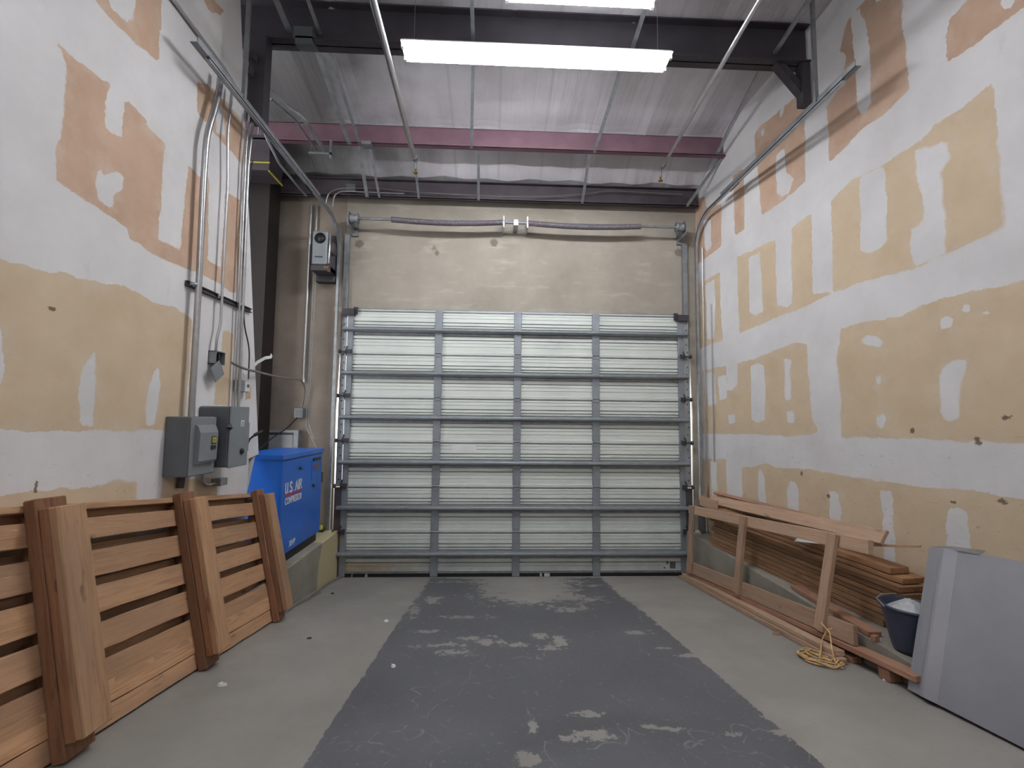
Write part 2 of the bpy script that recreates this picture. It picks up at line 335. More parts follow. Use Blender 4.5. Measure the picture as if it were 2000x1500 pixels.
PATCH_R=[(1,1,[(-2.62,5.9),(-2.66,5.92),(-2.84,5.91),(-3.04,5.71),(-3.04,5.44),(-3.05,5.11),(-3.06,4.84),(-2.92,4.78),(-2.61,4.76),(-2.49,4.71),(-2.29,4.65),(-2.3,4.95),(-2.29,5.22),(-2.41,5.29),(-2.49,5.3),(-2.51,5.56),(-2.47,5.66),(-2.52,5.81),(-2.56,5.89)]),(-1,0,[(-2.6,5.87),(-2.67,5.88),(-2.73,5.72),(-2.75,5.3),(-2.75,4.95),(-2.69,4.88),(-2.65,4.89),(-2.61,5.0),(-2.61,5.47),(-2.59,5.77)]),(-1,0,[(-2.83,5.91),(-2.94,5.79),(-2.87,5.76),(-2.83,5.79)]),(1,1,[(-3.36,5.15),(-3.45,5.16),(-3.57,5.19),(-3.91,4.91),(-3.86,4.84),(-3.57,4.82),(-3.33,4.82)]),(-1,0,[(-3.67,5.06),(-3.77,4.96),(-3.72,4.9),(-3.67,4.95)]),(1,1,[(-1.27,5.46),(-1.28,5.6),(-1.38,5.63),(-1.77,5.61),(-1.96,5.6),(-2.03,5.53),(-2.0,4.62),(-1.72,4.57),(-1.55,4.57),(-1.35,4.55),(-1.31,5.11)]),(-1,0,[(-1.61,5.14),(-1.74,5.14),(-1.74,4.85),(-1.79,4.82),(-1.84,4.73),(-1.78,4.61),(-1.67,4.61),(-1.6,4.7)]),(-1,0,[(-1.37,5.57),(-1.44,5.59),(-1.44,5.5),(-1.39,5.48)]),(-1,0,[(-1.69,5.65),(-1.76,5.67),(-1.74,5.55),(-1.69,5.52)]),(1,1,[(-0.85,5.31),(-1.06,5.3),(-1.04,4.52),(-0.86,4.51)]),(1,1,[(0.02,5.42),(-0.23,5.35),(-0.24,5.17),(-0.6,5.05),(-0.57,4.48),(0.03,4.43)]),(-1,0,[(-0.18,5.02),(-0.35,4.95),(-0.35,4.56),(-0.24,4.52),(-0.18,4.63)]),(1,0,[(-2.29,3.81),(-2.29,4.28),(-2.53,4.36),(-2.76,4.34),(-3.05,4.35),(-3.17,4.38),(-3.23,4.42),(-3.42,4.42),(-3.59,4.48),(-3.61,4.24),(-3.6,3.9),(-3.61,3.7),(-3.6,3.46),(-3.59,3.45),(-3.24,3.4),(-3.02,3.37),(-2.77,3.39),(-2.56,3.39),(-2.27,3.39)]),(-1,0,[(-2.6,4.34),(-2.76,4.34),(-2.82,4.3),(-2.83,4.1),(-2.83,3.93),(-2.81,3.68),(-2.75,3.62),(-2.66,3.62),(-2.58,3.68)]),(-1,0,[(-3.08,4.3),(-3.31,4.23),(-3.31,4.1),(-3.25,4.03),(-3.25,3.81),(-3.27,3.66),(-3.24,3.41),(-3.1,3.39),(-3.02,3.37),(-3.0,3.57),(-3.03,3.68),(-3.11,3.72),(-3.12,3.92),(-3.07,4.1)]),(1,0,[(-0.89,4.22),(-1.27,4.2),(-1.56,4.19),(-1.55,3.88),(-1.55,3.43),(-1.71,3.38),(-1.77,3.41),(-1.78,3.81),(-1.79,4.21),(-2.06,4.26),(-2.06,3.92),(-2.04,3.44),(-2.14,3.41),(-2.27,3.39),(-1.99,3.33),(-1.56,3.31),(-0.9,3.24),(-0.89,3.73)]),(-1,0,[(-1.1,4.14),(-1.3,4.13),(-1.32,3.71),(-1.33,3.42),(-1.2,3.4),(-1.1,3.46)]),(1,0,[(0.1,4.12),(-0.53,4.15),(-0.52,3.66),(-0.56,3.22),(0.08,3.17),(0.09,3.51)]),(-1,0,[(-0.17,4.07),(-0.39,4.08),(-0.41,3.81),(-0.37,3.28),(-0.21,3.29),(-0.19,3.75)]),(1,0,[(-0.07,2.86),(-0.61,2.87),(-0.62,2.56),(-0.72,2.53),(-0.83,2.6),(-0.84,2.87),(-1.16,2.89),(-1.82,2.98),(-1.94,2.94),(-1.95,2.48),(-1.98,2.17),(-2.05,2.05),(-1.65,1.99),(-1.18,2.0),(-0.04,1.96)]),(-1,0,[(-0.12,2.82),(-0.36,2.8),(-0.38,2.38),(-0.2,2.34)]),(-1,0,[(-0.43,2.74),(-0.61,2.75),(-0.62,2.45),(-0.46,2.42)]),(-1,0,[(-1.09,2.8),(-1.21,2.83),(-1.31,2.8),(-1.33,2.52),(-1.3,2.17),(-1.18,2.13),(-1.08,2.17)]),(-1,0,[(-1.63,2.82),(-1.72,2.81),(-1.7,2.61),(-1.71,2.39),(-1.62,2.37)]),(-1,0,[(-1.63,2.26),(-1.75,2.27),(-1.74,2.14),(-1.64,2.13)]),(-1,0,[(-0.63,2.22),(-0.77,2.24),(-0.77,2.12),(-0.65,2.11)]),(1,0,[(-2.34,3.03),(-2.58,3.04),(-2.9,3.01),(-3.05,3.06),(-3.21,3.08),(-3.69,3.07),(-3.88,3.06),(-3.82,2.03),(-3.63,2.04),(-3.22,2.03),(-2.93,2.04),(-2.3,2.01),(-2.31,2.46),(-2.28,2.71)]),(-1,0,[(-2.53,2.87),(-2.6,2.91),(-2.69,2.89),(-2.75,2.83),(-2.72,2.78),(-2.62,2.82)]),(-1,0,[(-2.67,2.54),(-2.72,2.56),(-2.72,2.5),(-2.67,2.45),(-2.65,2.46)]),(-1,0,[(-2.65,2.21),(-2.71,2.24),(-2.74,2.2),(-2.7,2.1),(-2.65,2.12)]),(-1,0,[(-3.19,2.93),(-3.23,2.95),(-3.27,2.92),(-3.26,2.85),(-3.19,2.86)]),(-1,0,[(-3.34,3.0),(-3.38,3.0),(-3.38,2.94),(-3.33,2.95)]),(-1,0,[(-3.44,2.93),(-3.49,2.93),(-3.49,2.9),(-3.44,2.91)]),(-1,0,[(-3.17,2.56),(-3.24,2.61),(-3.35,2.61),(-3.32,2.5),(-3.29,2.4),(-3.27,2.2),(-3.21,2.17),(-3.17,2.2),(-3.15,2.33)]),(1,0,[(-0.02,1.61),(-0.56,1.66),(-0.57,1.24),(-0.53,0.33),(0.02,0.44)]),(-1,0,[(-0.22,1.6),(-0.36,1.61),(-0.35,1.15),(-0.23,1.1)]),(1,0,[(-0.88,1.58),(-1.33,1.68),(-1.42,1.64),(-1.91,1.68),(-2.29,1.66),(-2.75,1.67),(-3.06,1.67),(-3.33,1.69),(-3.61,1.69),(-3.84,1.68),(-3.78,-0.07),(-2.46,-0.55),(-1.25,-0.29),(-0.83,0.12)]),(-1,0,[(-1.16,1.56),(-1.21,1.61),(-1.26,1.53),(-1.28,1.25),(-1.27,1.09),(-1.16,1.07)]),(-1,0,[(-1.61,1.43),(-1.65,1.52),(-1.72,1.53),(-1.76,1.45),(-1.76,1.24),(-1.74,1.01),(-1.59,1.02)]),(-1,0,[(-2.14,1.5),(-2.25,1.51),(-2.26,1.2),(-2.24,1.1),(-2.13,1.15)]),(-1,0,[(-2.66,1.58),(-2.75,1.6),(-2.76,1.22),(-2.74,0.96),(-2.66,0.96)]),(-1,0,[(-3.15,1.48),(-3.18,1.54),(-3.23,1.56),(-3.29,1.53),(-3.29,1.25),(-3.27,1.02),(-3.13,0.97)])]
PATCH_L=[(1,1,[(-3.8,4.62),(-3.27,5.14),(-3.27,5.1),(-3.27,4.81),(-3.26,4.63),(-3.48,4.6),(-3.69,4.59)]),(-1,0,[(-3.69,4.73),(-3.5,4.91),(-3.49,4.74),(-3.54,4.67),(-3.59,4.67),(-3.67,4.66)]),(1,1,[(-3.98,4.17),(-3.91,4.16),(-3.68,4.17),(-3.64,4.19),(-3.64,3.91),(-3.61,3.9),(-3.52,3.92),(-3.52,4.07),(-3.52,4.18),(-3.44,4.18),(-3.38,4.17),(-3.33,4.16),(-3.35,4.12),(-3.16,4.11),(-3.15,3.75),(-3.16,3.4),(-2.93,3.41),(-2.92,3.72),(-2.9,4.1),(-2.77,4.08),(-2.65,4.13),(-2.6,3.46),(-2.62,3.45),(-2.42,3.44),(-2.41,3.85),(-2.41,4.13),(-2.18,4.17),(-2.16,3.7),(-2.17,3.29),(-2.26,3.27),(-2.4,3.3),(-2.73,3.31),(-2.92,3.28),(-3.04,3.28),(-3.1,3.27),(-3.4,3.31),(-3.42,3.36),(-3.66,3.4),(-3.91,3.42),(-3.92,3.58),(-3.9,3.81),(-3.9,4.05),(-3.94,4.14)]),(-1,0,[(-3.67,3.65),(-3.62,3.62),(-3.56,3.68),(-3.48,3.68),(-3.49,3.59),(-3.54,3.52),(-3.54,3.43),(-3.64,3.44),(-3.68,3.54)]),(1,1,[(-2.86,4.8),(-2.75,4.88),(-2.49,4.91),(-2.21,4.91),(-2.19,4.51),(-2.39,4.52),(-2.59,4.53),(-2.72,4.56),(-2.84,4.57)]),(-1,0,[(-2.61,4.77),(-2.51,4.83),(-2.46,4.6),(-2.59,4.56)]),(1,1,[(-2.88,5.51),(-2.77,5.64),(-2.56,5.68),(-2.63,5.58),(-2.78,5.49)]),(1,0,[(-4.35,2.87),(-4.15,2.9),(-3.97,2.91),(-3.79,2.95),(-3.69,2.93),(-3.43,2.99),(-3.25,2.97),(-3.14,2.94),(-2.95,2.96),(-2.74,2.91),(-2.74,2.52),(-2.76,2.04),(-3.17,2.06),(-3.64,2.06),(-3.93,2.07),(-4.08,2.09),(-4.29,2.1)]),(1,0,[(-2.33,2.91),(-2.17,2.91),(-2.17,2.58),(-2.17,2.25),(-2.4,2.25),(-2.4,2.42),(-2.34,2.64)]),(-1,0,[(-3.67,2.43),(-3.63,2.49),(-3.6,2.53),(-3.59,2.53),(-3.57,2.36),(-3.57,2.1),(-3.65,2.11),(-3.68,2.31)]),(-1,0,[(-3.15,2.37),(-3.11,2.45),(-3.07,2.5),(-3.05,2.4),(-3.04,2.26),(-3.07,2.1),(-3.14,2.09),(-3.17,2.2)]),(-1,0,[(-4.12,2.6),(-4.1,2.54),(-4.09,2.44),(-4.09,2.28),(-4.13,2.28),(-4.16,2.59)]),(1,0,[(-4.26,1.79),(-4.05,1.78),(-3.9,1.76),(-3.5,1.73),(-3.38,1.74),(-3.2,1.71),(-3.16,1.23),(-4.23,1.46)]),(1,0,[(-2.95,1.7),(-2.3,1.62),(-2.25,1.05),(-2.92,1.24)]),(1,1,[(-1.93,2.47),(-1.83,2.48),(-1.81,2.32),(-1.91,2.31)])]
# ---------------------------------------------------------------- setting: floor, walls, ceiling
S=.138; RY=-4.5; TOP=.62              # the floor ramps down to the door at y=0
def ramp(y): return min(-S*y,TOP) if y<0 else 0.0
TH=math.atan(S); UP=Vector((0,math.sin(TH),math.cos(TH)))  # ramp normal: z=-S*y
WA,WB=2.63,-.11                       # right wall: x = WA + WB*y
def wx(y): return WA+WB*y
def inpoly(px,py,poly):
    n=len(poly); r=np.zeros(px.shape,bool)
    for i in range(n):
        x1,y1=poly[i]; x2,y2=poly[(i+1)%n]
        c=((y1>py)!=(y2>py))&(px<(x2-x1)*(py-y1)/((y2-y1)+1e-12)+x1); r^=c
    return r
def sdf(px,py,poly):
    d=np.full(px.shape,1e9)
    for i in range(len(poly)):
        x1,y1=poly[i]; x2,y2=poly[(i+1)%len(poly)]; dx,dy=x2-x1,y2-y1; L=dx*dx+dy*dy+1e-12
        t=np.clip(((px-x1)*dx+(py-y1)*dy)/L,0,1); d=np.minimum(d,np.hypot(px-x1-t*dx,py-y1-t*dy))
    return np.where(inpoly(px,py,poly),d,-d)
def grid(name,us,vs,fn,attrs,mat,kind='structure'):
    U,V=np.meshgrid(us,vs); U=U.ravel();V=V.ravel(); X,Y,Z=fn(U,V)
    nu,nv=len(us),len(vs); me=bpy.data.meshes.new(name)
    i=(np.arange(nv-1)[:,None]*nu+np.arange(nu-1)[None,:]).ravel()
    fs=np.stack([i,i+1,i+1+nu,i+nu],1)
    me.from_pydata(np.stack([X,Y,Z],1).tolist(),[],fs.tolist()); me.materials.append(MT[mat])
    for k,a in attrs(U,V).items():
        at=me.attributes.new(k,'FLOAT','POINT'); at.data.foreach_set('value',np.ascontiguousarray(a,dtype=np.float32))
    o=bpy.data.objects.new(name,me); COL.objects.link(o); o['kind']=kind; return o
def fields(patches):
    def f(U,V):
        d=np.full(U.shape,-9.0); br=np.zeros(U.shape)
        for sg,b,poly in patches:
            s=sdf(U,V,poly)
            if sg>0:
                if b: br=np.where(s>-.12,1,br)
                else: br=np.where(s>-.02,0,br)
                d=np.maximum(d,s)
            else: d=np.minimum(d,-s)
        return {'tan_field':np.clip(d,-1,1),'brown_field':br}
    return f
near=np.arange(-5.2,.32,.026); far=np.arange(-11,-5.2,.4)
ys=np.concatenate([far,near])
zs=np.concatenate([np.arange(-.05,.7,.1),np.arange(.7,6.5,.026),[6.55,7.2]])
grid('wall_right',ys,zs,lambda u,v:(WA+WB*u,u,v),fields(PATCH_R),'drywall')
# left drywall partition: ends on a slanted edge beside the steel column, 12 cm thick
def yend(z):
    z=np.asarray(z); return np.where(z<1.765,-1.80,-1.62-(z-1.8)*.175)   # notched around the compressor
zs2=np.concatenate([np.arange(-.05,.7,.1),np.arange(.7,6.5,.026),[6.55,7.2]])
vs_=np.linspace(0,1,150)
us=np.concatenate([np.linspace(-11,-5,16)[:-1],np.arange(-5,-1.30,.026)])
def lw(u,v):
    e=yend(np.clip(v,.3,6.5)); y=np.where(u>-3.0,-3.0+(u+3.0)*(e+3.0)/(-1.31+3.0),u); return np.full(u.shape,-2.72),y,v
def lf(u,v):
    x,y,z=lw(u,v); return fields(PATCH_L)(y,z)
WLo=grid('wall_left',us,zs2,lw,lf,'drywall')
b=MB(); n=16
zz=np.linspace(-.05,7.2,n)
for i in range(n-1):
    z0,z1=zz[i],zz[i+1]; e0,e1=float(yend(min(max(z0,.3),6.5))),float(yend(min(max(z1,.3),6.5)))
    b.add([(-2.72,e0,z0),(-2.84,e0,z0),(-2.84,e1,z1),(-2.72,e1,z1)],[(0,1,2,3)])
    b.add([(-2.84,e0,z0),(-2.84,-11,z0),(-2.84,-11,z1),(-2.84,e1,z1)],[(0,1,2,3)])
tag(b.build('trim_1','white'),kind='structure')
# floor with the dark painted drive strip
blobs=[(.15,-1.15,.62,.34),(-.25,-1.1,.35,.2),(.55,-1.2,.35,.2),(-.73,-2.63,.2,.06),(-.62,-2.78,.12,.07),(-.37,-2.52,.14,.1),(-.16,-2.65,.12,.05),(-.5,-2.48,.1,.05),(.15,-2.72,.13,.07),(.1,-2.45,.1,.09),(.22,-2.55,.07,.14),
 (1.34,-2.96,.14,.03),(1.15,-2.9,.1,.03),(.91,-2.37,.14,.05),(1.0,-2.75,.06,.03),(.22,-3.74,.09,.04),(.2,-3.97,.14,.06),(.62,-3.93,.05,.02),(.53,-3.88,.05,.03),(-.15,-4.13,.08,.05),(.92,-3.97,.05,.03),(1.16,-3.95,.05,.03),(.45,-1.65,.2,.1),(-1.1,-1.7,.06,.25),(-.9,-2.3,.15,.04),(.6,-3.9,.09,.02),(-.1,-3.85,.03,.06),(-.55,-1.9,.25,.05),(-.95,-1.2,.1,.2),(.9,-.6,.2,.05),(-.2,-.35,.9,.06),(.7,-.35,.3,.08)]
def pf(U,V):
    d=np.minimum(U+1.2-.03*(V+2)*0,1.21-U); d=np.minimum(d,-V-.06)
    d=np.clip(d*3,-1,.45)
    # paint thins out towards the door
    thin=np.clip((V+2.1)/1.0,0,1)*np.exp(-((U-.1)/.8)**2)*.55+np.clip((V+2.6)/2.0,0,1)*.12; d=d-thin
    for x,y,a,b_ in blobs:
        q=np.hypot((U-x)/a,(V-y)/b_); d=np.minimum(d,(q-.85)*.13+.02)
    d=np.where((U<-1.2)|(U>1.21),np.minimum(d,-.3),d)
    edge=np.minimum(U+1.2,1.21-U); d=np.minimum(d,edge*12-.02+.0)
    return {'paint_field':np.clip(d,-1,1)}
fx=np.concatenate([np.arange(-4.4,-1.5,.3),np.arange(-1.5,1.5,.025),np.arange(1.5,4.2,.3)])
fy=np.concatenate([np.arange(-11,-4.7,.5),np.arange(-4.7,.0,.025),[0,.12]])
grid('floor',fx,fy,lambda u,v:(u,v,np.where(v<0,np.minimum(-S*v,TOP),0)),pf,'floor')
b=MB(); b.box((-9,.3,-.08),(9,9,-.02)); tag(b.build('floor_outside','curb'),kind='structure')
# curbs: level concrete ledges on both sides of the ramp
b=MB(); b.box((-4.4,RY,-.05),(-2.40,.02,TOP)); tag(b.build('trim_2','curb',bevel=.015),kind='structure')
b=MB(); v=[(2.36,.02),(2.36,RY),(wx(RY)+.02,RY),(wx(.0)+.3,.02)]
b.extrude(v,'z',-.05,TOP); tag(b.build('trim_3','curb',bevel=.015),kind='structure')
# back wall with the door opening
b=MB(); H=7
b.box((2.60,.03,-.05),(3.4,.23,H)); b.box((-2.60,.03,3.60),(2.60,.23,H))
tag(b.build('wall_back','concrete_wall'),kind='structure')
b=MB(); b.box((-4.6,.03,-.05),(-2.60,.23,H)); b.box((-2.60,.026,3.7),(-2.47,.05,H)); tag(b.build('wall_back_left','brown_wall'),kind='structure')
b=MB(); b.box((-4.7,-1.9,-.05),(-4.55,.2,7)); b.box((-4.6,-3.2,-.05),(-2.84,-3.1,7)); tag(b.build('wall_alcove','brown_wall'),kind='structure')
b=MB(); b.box((-3.0,-11.1,0),(4.2,-11,7.2)); tag(b.build('wall_front','drywall'),kind='structure')
# ceiling insulation
cyz=[(.1,5.52),(-.12,5.56),(-.3,5.7),(-.7,5.97),(-1.1,6.05),(-2.1,6.2),(-3.5,6.42),(-5,6.7),(-11,7.1)]
cx=np.linspace(-4.7,4.2,60)
def cz(y):
    yy=[-q[0] for q in cyz]; zz_=[q[1] for q in cyz]; return np.interp(-y,yy,zz_)
cyy=np.concatenate([np.arange(-11,-5,.5),np.arange(-5,.12,.08)])
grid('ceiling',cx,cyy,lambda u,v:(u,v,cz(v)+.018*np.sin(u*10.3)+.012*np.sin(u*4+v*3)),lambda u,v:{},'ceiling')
# ---------------------------------------------------------------- roof steel
def ibeam(name,y,z0,z1,x0,x1,fl,m,label,web=.012,t=.014,zf=True):
    b=MB(); b.box((x0,y-web/2,z0),(x1,y+web/2,z1)); b.box((x0,y-fl/2,z0),(x1,y+fl/2,z0+t)); b.box((x0,y-fl/2,z1-t),(x1,y+fl/2,z1))
    o=b.build(name,m); tag(o,label,'beam'); return o
def zbeam(name,y,z0,z1,x0,x1,m,label,d=.07):
    b=MB(); b.box((x0,y,z0),(x1,y+.006,z1)); b.box((x0,y-d,z0),(x1,y+.003,z0+.006)); b.box((x0,y,z1-.006),(x1,y+d,z1)); b.box((x0,y-d,z0),(x1,y-d+.005,z0+.02))
    return tag(b.build(name,m),label,'beam')
zbeam('roof_purlin',-.68,5.645,5.93,-4.5,wx(-.7)-.02,'red_steel','red primed steel purlin spanning the middle of the ceiling, just behind the lamp')
ibeam('roof_beam',-2.1,5.79,6.19,-3.05,wx(-2.1)-.03,.16,'black_steel','deep dark steel beam crossing the ceiling right above the lamp')
b=MB(); b.box((-4.5,-.09,5.235),(2.6,-.08,5.5)); b.box((-4.5,-.15,5.235),(2.6,-.08,5.245)); b.box((-4.5,-.15,5.49),(2.6,-.08,5.5)); b.box((-4.5,-.15,5.235),(2.6,-.145,5.26))
tag(b.build('door_header_beam','dark_steel'),'dark steel channel running along the top of the concrete wall above the door springs','beam')
# posts, knee braces
t=thing('steel_post',(2.80,-2.1,5.36),'dark steel post with a diagonal knee brace at the right wall, under the deep beam','post')
b=MB(); b.box((2.745,-2.16,5.36),(2.83,-2.06,5.80)); b.build('post','black_steel',t)
b=MB(); b.beam((2.50,-2.1,5.83),(2.77,-2.1,5.50),.07,.085,(0,1,0)); b.build('knee_brace','black_steel',t)
t=thing('steel_post',(-2.66,-2.14,4.95),'dark steel post hanging from the deep beam beside the end of the left wall','post')
b=MB(); b.box((-2.70,-2.2,4.95),(-2.55,-2.08,5.80)); b.build('post','black_steel',t)
b=MB(); b.box((-2.69,-2.27,5.5),(-2.62,-2.2,5.57)); b.build('clamp','black_steel',t)
b=MB(); b.box((-2.71,-2.25,5.36),(-2.65,-2.2,5.43)); b.build('clamp','dark_steel',t)
# steel column in the alcove
b=MB(); b.box((-3.85,-.42,TOP),(-3.36,-.40,5.9)); b.box((-3.85,-.14,TOP),(-3.36,-.12,5.9)); b.box((-3.62,-.41,TOP),(-3.60,-.13,5.9))
b.box((-3.36,-.42,TOP),(-3.34,-.12,5.9)); tag(b.build('steel_column','maroon'),'dark maroon steel column in the alcove between left wall and concrete wall','column')
# sag braces between the beams (flat angles)
def brace(p,q,w,label,m='galv'):
    b=MB(); b.beam(p,q,w,.004); b.beam((p[0]-w/2,p[1],p[2]+.012),(q[0]-w/2,q[1],q[2]+.012),.004,.022); tag(b.build('ceiling_brace',m),label,'brace','thin steel braces between the roof beams')
zc=lambda y: float(cz(y))
BR=[(-2.36,-.7,'galv_dull'),(-2.07,-.7,'galv_dull'),(-.58,0,'galv'),(1.02,0,'galv'),(2.48,0,'galv')]
names={-2.36:'leftmost wide',-2.07:'second from the left',-.58:'left of the two lit',1.02:'right of the two lit',2.48:'rightmost'}
for x,_,m in BR:
    w=.055 if x==-2.36 else .035
    brace((x+.02,-4.6,6.30),(x,-2.14,5.88),w,names[x]+' ceiling brace in the bay before the deep beam',m)
    if x==-2.07: x2=-2.09
    else: x2=x
    if x!=2.48: brace((x2+.14*(x==-2.36)*1.0,-2.06,6.02),(x2+(.14 if x==-2.36 else -.07 if x>0 else -.08 if x>-1 else 0),-.72,5.64),w,names[x]+' ceiling brace in the bay between deep beam and red purlin',m)
    else: brace((2.50,-2.06,6.0),(2.58,-.72,5.66),w,names[x]+' ceiling brace in the bay between deep beam and red purlin',m)
for x0,x1,nm,w in ((-2.12,-2.14,'leftmost thick',.045),(-1.98,-1.97,'second from the left',.03),(-1.42,-1.42,'third from the left',.03),(-.57,-.58,'middle',.035),(.90,.90,'second from the right',.035),(2.68,2.43,'rightmost',.035)):
    brace((x0,-.66,5.66),(x1,-.14,5.23),w,nm+' ceiling brace running from the red purlin down to the door header','galv_dull' if x0<-1 else 'galv')
# fire sprinkler pipes
def sprinkler(x0,x1,label,rr):
    t=thing('sprinkler_pipe',(x1,-.9,5.4),label,'pipe')
    b=MB(); b.tube([(x0,-4.8,5.42),(x0+(x1-x0)*.4,-3,5.41),(x1,-.86,5.40)],rr,12); b.build('pipe','conduit',t)
    b=MB(); b.tube([(x1,-.86,5.40),(x1,-.80,5.40),(x1,-.78,5.37),(x1,-.78,5.30)],.016,8); b.tube([(x1,-.90,5.40),(x1,-.84,5.40)],rr+.008,12); b.build('elbow','galv_dull',t)
    b=MB(); b.lathe([(.0,0),(.03,0),(.03,.006),(.012,.012),(.012,.05)],(x1,-.78,5.25),12); b.build('sprinkler_head','brass',t)
sprinkler(-1.28,-1.36,'bright steel sprinkler pipe running under the ceiling left of the lamp',.027)
sprinkler(1.62,1.80,'steel sprinkler pipe running under the ceiling right of the lamp',.02)
pipe('thin_conduit',[(-1.44,-4.8,5.75),(-1.44,-2.2,5.72),(-1.45,-.74,5.60)],.010,label='thin conduit running just left of the bright sprinkler pipe',cat='conduit')
# ---------------------------------------------------------------- fluorescent fixtures
def fixture(loc,label,yaw=0,L=1.22,hw=.062,ts=.045,tr=.0135):
    x,y,z=loc; t=thing('strip_light',loc,label,'light')
    b=MB(); h=L/2; b.extrude([(y-hw,z+.022),(y-hw*.6,z+.075),(y+hw*.6,z+.075),(y+hw,z+.022)],'x',x-h,x+h); b.build('housing','white',t)
    for s_ in (-1,1):
        b=MB(); b.tube([(x-h+.03,y+ts*s_,z),(x+h-.03,y+ts*s_,z)],tr,12); b.build('tube','tube',t)
        for e in (-1,1):
            b=MB(); b.box((x+e*(h-.012)-.012,y+ts*s_-.014,z-.018),(x+e*(h-.012)+.012,y+ts*s_+.014,z+.024)); b.build('lamp_holder','white',t)
    for e in (-1,1):
        b=MB(); b.tube([(x+e*(h-.1),y,z+.06),(x+e*(h-.1),y,float(cz(y)))],.002,5); b.build('hanging_wire','galv_dull',t)
    t.rotation_euler=(0,0,yaw)
    return t
fixture((.03,-2.42,5.49),'long fluorescent strip light hanging in front of the deep dark beam, fully in view',0,2.47,.12,.075,.019)
fixture((.33,-2.98,5.55),'fluorescent strip light high up near the ceiling, cut by the top edge of the photo')
fixture((.03,-8.6,5.9),'long fluorescent strip light further back in the bay, behind the viewer',0,2.47,.12,.075,.019)
# ---------------------------------------------------------------- sectional door
D=thing('door_1',(0,0,0),kind='structure')
SH=.61
for i in range(6):
    zt=3.66-SH*i; zb=zt-SH
    b=MB(); gr=[(.115,.006),(.19,.006),(.285,.034),(.36,.034),(.60,.010),(.69,.034),(.77,.007),(.85,.007)]
    def Z(t_): return zt-SH*t_
    pr=[(-.012,zt),(-.030,zt),(-.030,Z(.03)),(.004,Z(.036)),(.004,Z(.06)),(-.026,Z(.068))]
    for tt,dp in gr:
        if tt==.60:
            pr[-1:]=pr[-1:]; pr+=[(-.026,Z(.405)),(-.004,Z(.42)),(-.004,Z(.60)),(-.026,Z(.612))]; continue
        pr+=[(-.028,Z(tt-.012)),(-.026+dp,Z(tt-.008)),(-.026+dp,Z(tt+.008)),(-.028,Z(tt+.012))]
    pr+=[(-.026,Z(.955)),(-.034,Z(.96)),(-.034,zb),(.022,zb),(.022,zt)]
    b.extrude(pr,'x',-2.30,2.30); P=b.build('door_section','panel',D)
    for j,x in enumerate((-2.335,-1.11,0,1.11,2.335)):
        b=MB(); w=.04 if j in (0,4) else .052
        b.box((x-w,-.058,zb+.012),(x+w,-.024,zt-.012))
        if j in (0,4): b.box((x-w*(1 if j==0 else 1),-.024,zb),(x+w,.024,zt))
        b.build('stile','stile',P,bevel=.006)
        if i<5:
            b=MB(); b.box((x-w*.75,-.068,zb-.05),(x+w*.75,-.056,zb+.05)); b.tube([(x-w*.9,-.07,zb),(x+w*.9,-.07,zb)],.010,8); b.build('hinge','stile',P)
            if j in (0,4):
                s_=-1 if j==0 else 1
                b=MB(); b.tube([(x,-.085,zb),(x+s_*.12,-.085,zb)],.008,8); b.lathe([(0,-.012),(.028,-.012),(.028,.012),(0,.012)],(x+s_*.125,-.085,zb),16,'x')
                b.add([(x+s_*.035,-.06,zb+.09),(x+s_*.07,-.06,zb),(x+s_*.035,-.06,zb-.06),(x-s_*.01,-.06,zb)],[(0,1,2,3)]); b.box((x-.02,-.095,zb-.03),(x+.03,-.06,zb+.03))
                b.build('roller','black_steel',P)
    b=MB(); zc_=Z(.485)
    b.extrude([(-.058,zc_+.03),(-.115,zc_+.022),(-.120,zc_+.014),(-.120,zc_-.006),(-.112,zc_-.012),(-.075,zc_-.03),(-.058,zc_-.03)],'x',-2.42,2.42); b.cur=1; b.box((-2.3,-.038,Z(.50)),(2.3,-.02,Z(.595))); b.box((-2.3,-.02,Z(.018)),(2.3,-.008,Z(.062))); b.build('strut',['stile','galv_dull'],P)
    if i==0:
        b=MB(); 
        for s_ in (-1,1):
            b=MB(); b.box((s_*2.28,-.10,3.56),(s_*2.44,-.05,3.65)); b.box((s_*2.24,-.065,3.58),(s_*2.30,-.05,3.68)); b.build('top_bracket','black_steel',P)
        b=MB(); b.box((-2.3,-.032,3.655),(2.3,-.004,3.672)); b.build('top_rail','galv_dull',P)
    if i==5:
        b=MB(); b.box((-2.37,-.036,.05),(2.37,-.002,.08)); b.build('bottom_rail','galv_dull',P)
        b=MB()
        for a,c in ((-2.37,-2.21),(-2.19,-2.03),(-1.99,.33),(.36,.39),(.47,2.37)): b.box((a,-.05,0.0),(c,-.006,.050))
        b.build('bottom_seal','rubber',P)
        b=MB(); b.box((2.09,-.029,.16),(2.12,-.026,.20)); b.box((2.05,-.029,.10),(2.075,-.026,.12)); b.box((2.14,-.029,.10),(2.22,-.026,.19)); b.build('sticker','greybox',P)
    if i==3:
        b=MB(); b.box((-.90,-.029,1.70),(-.56,-.0265,1.785)); b.build('paper_label','offwhite',P)
tag(D,kind='structure')
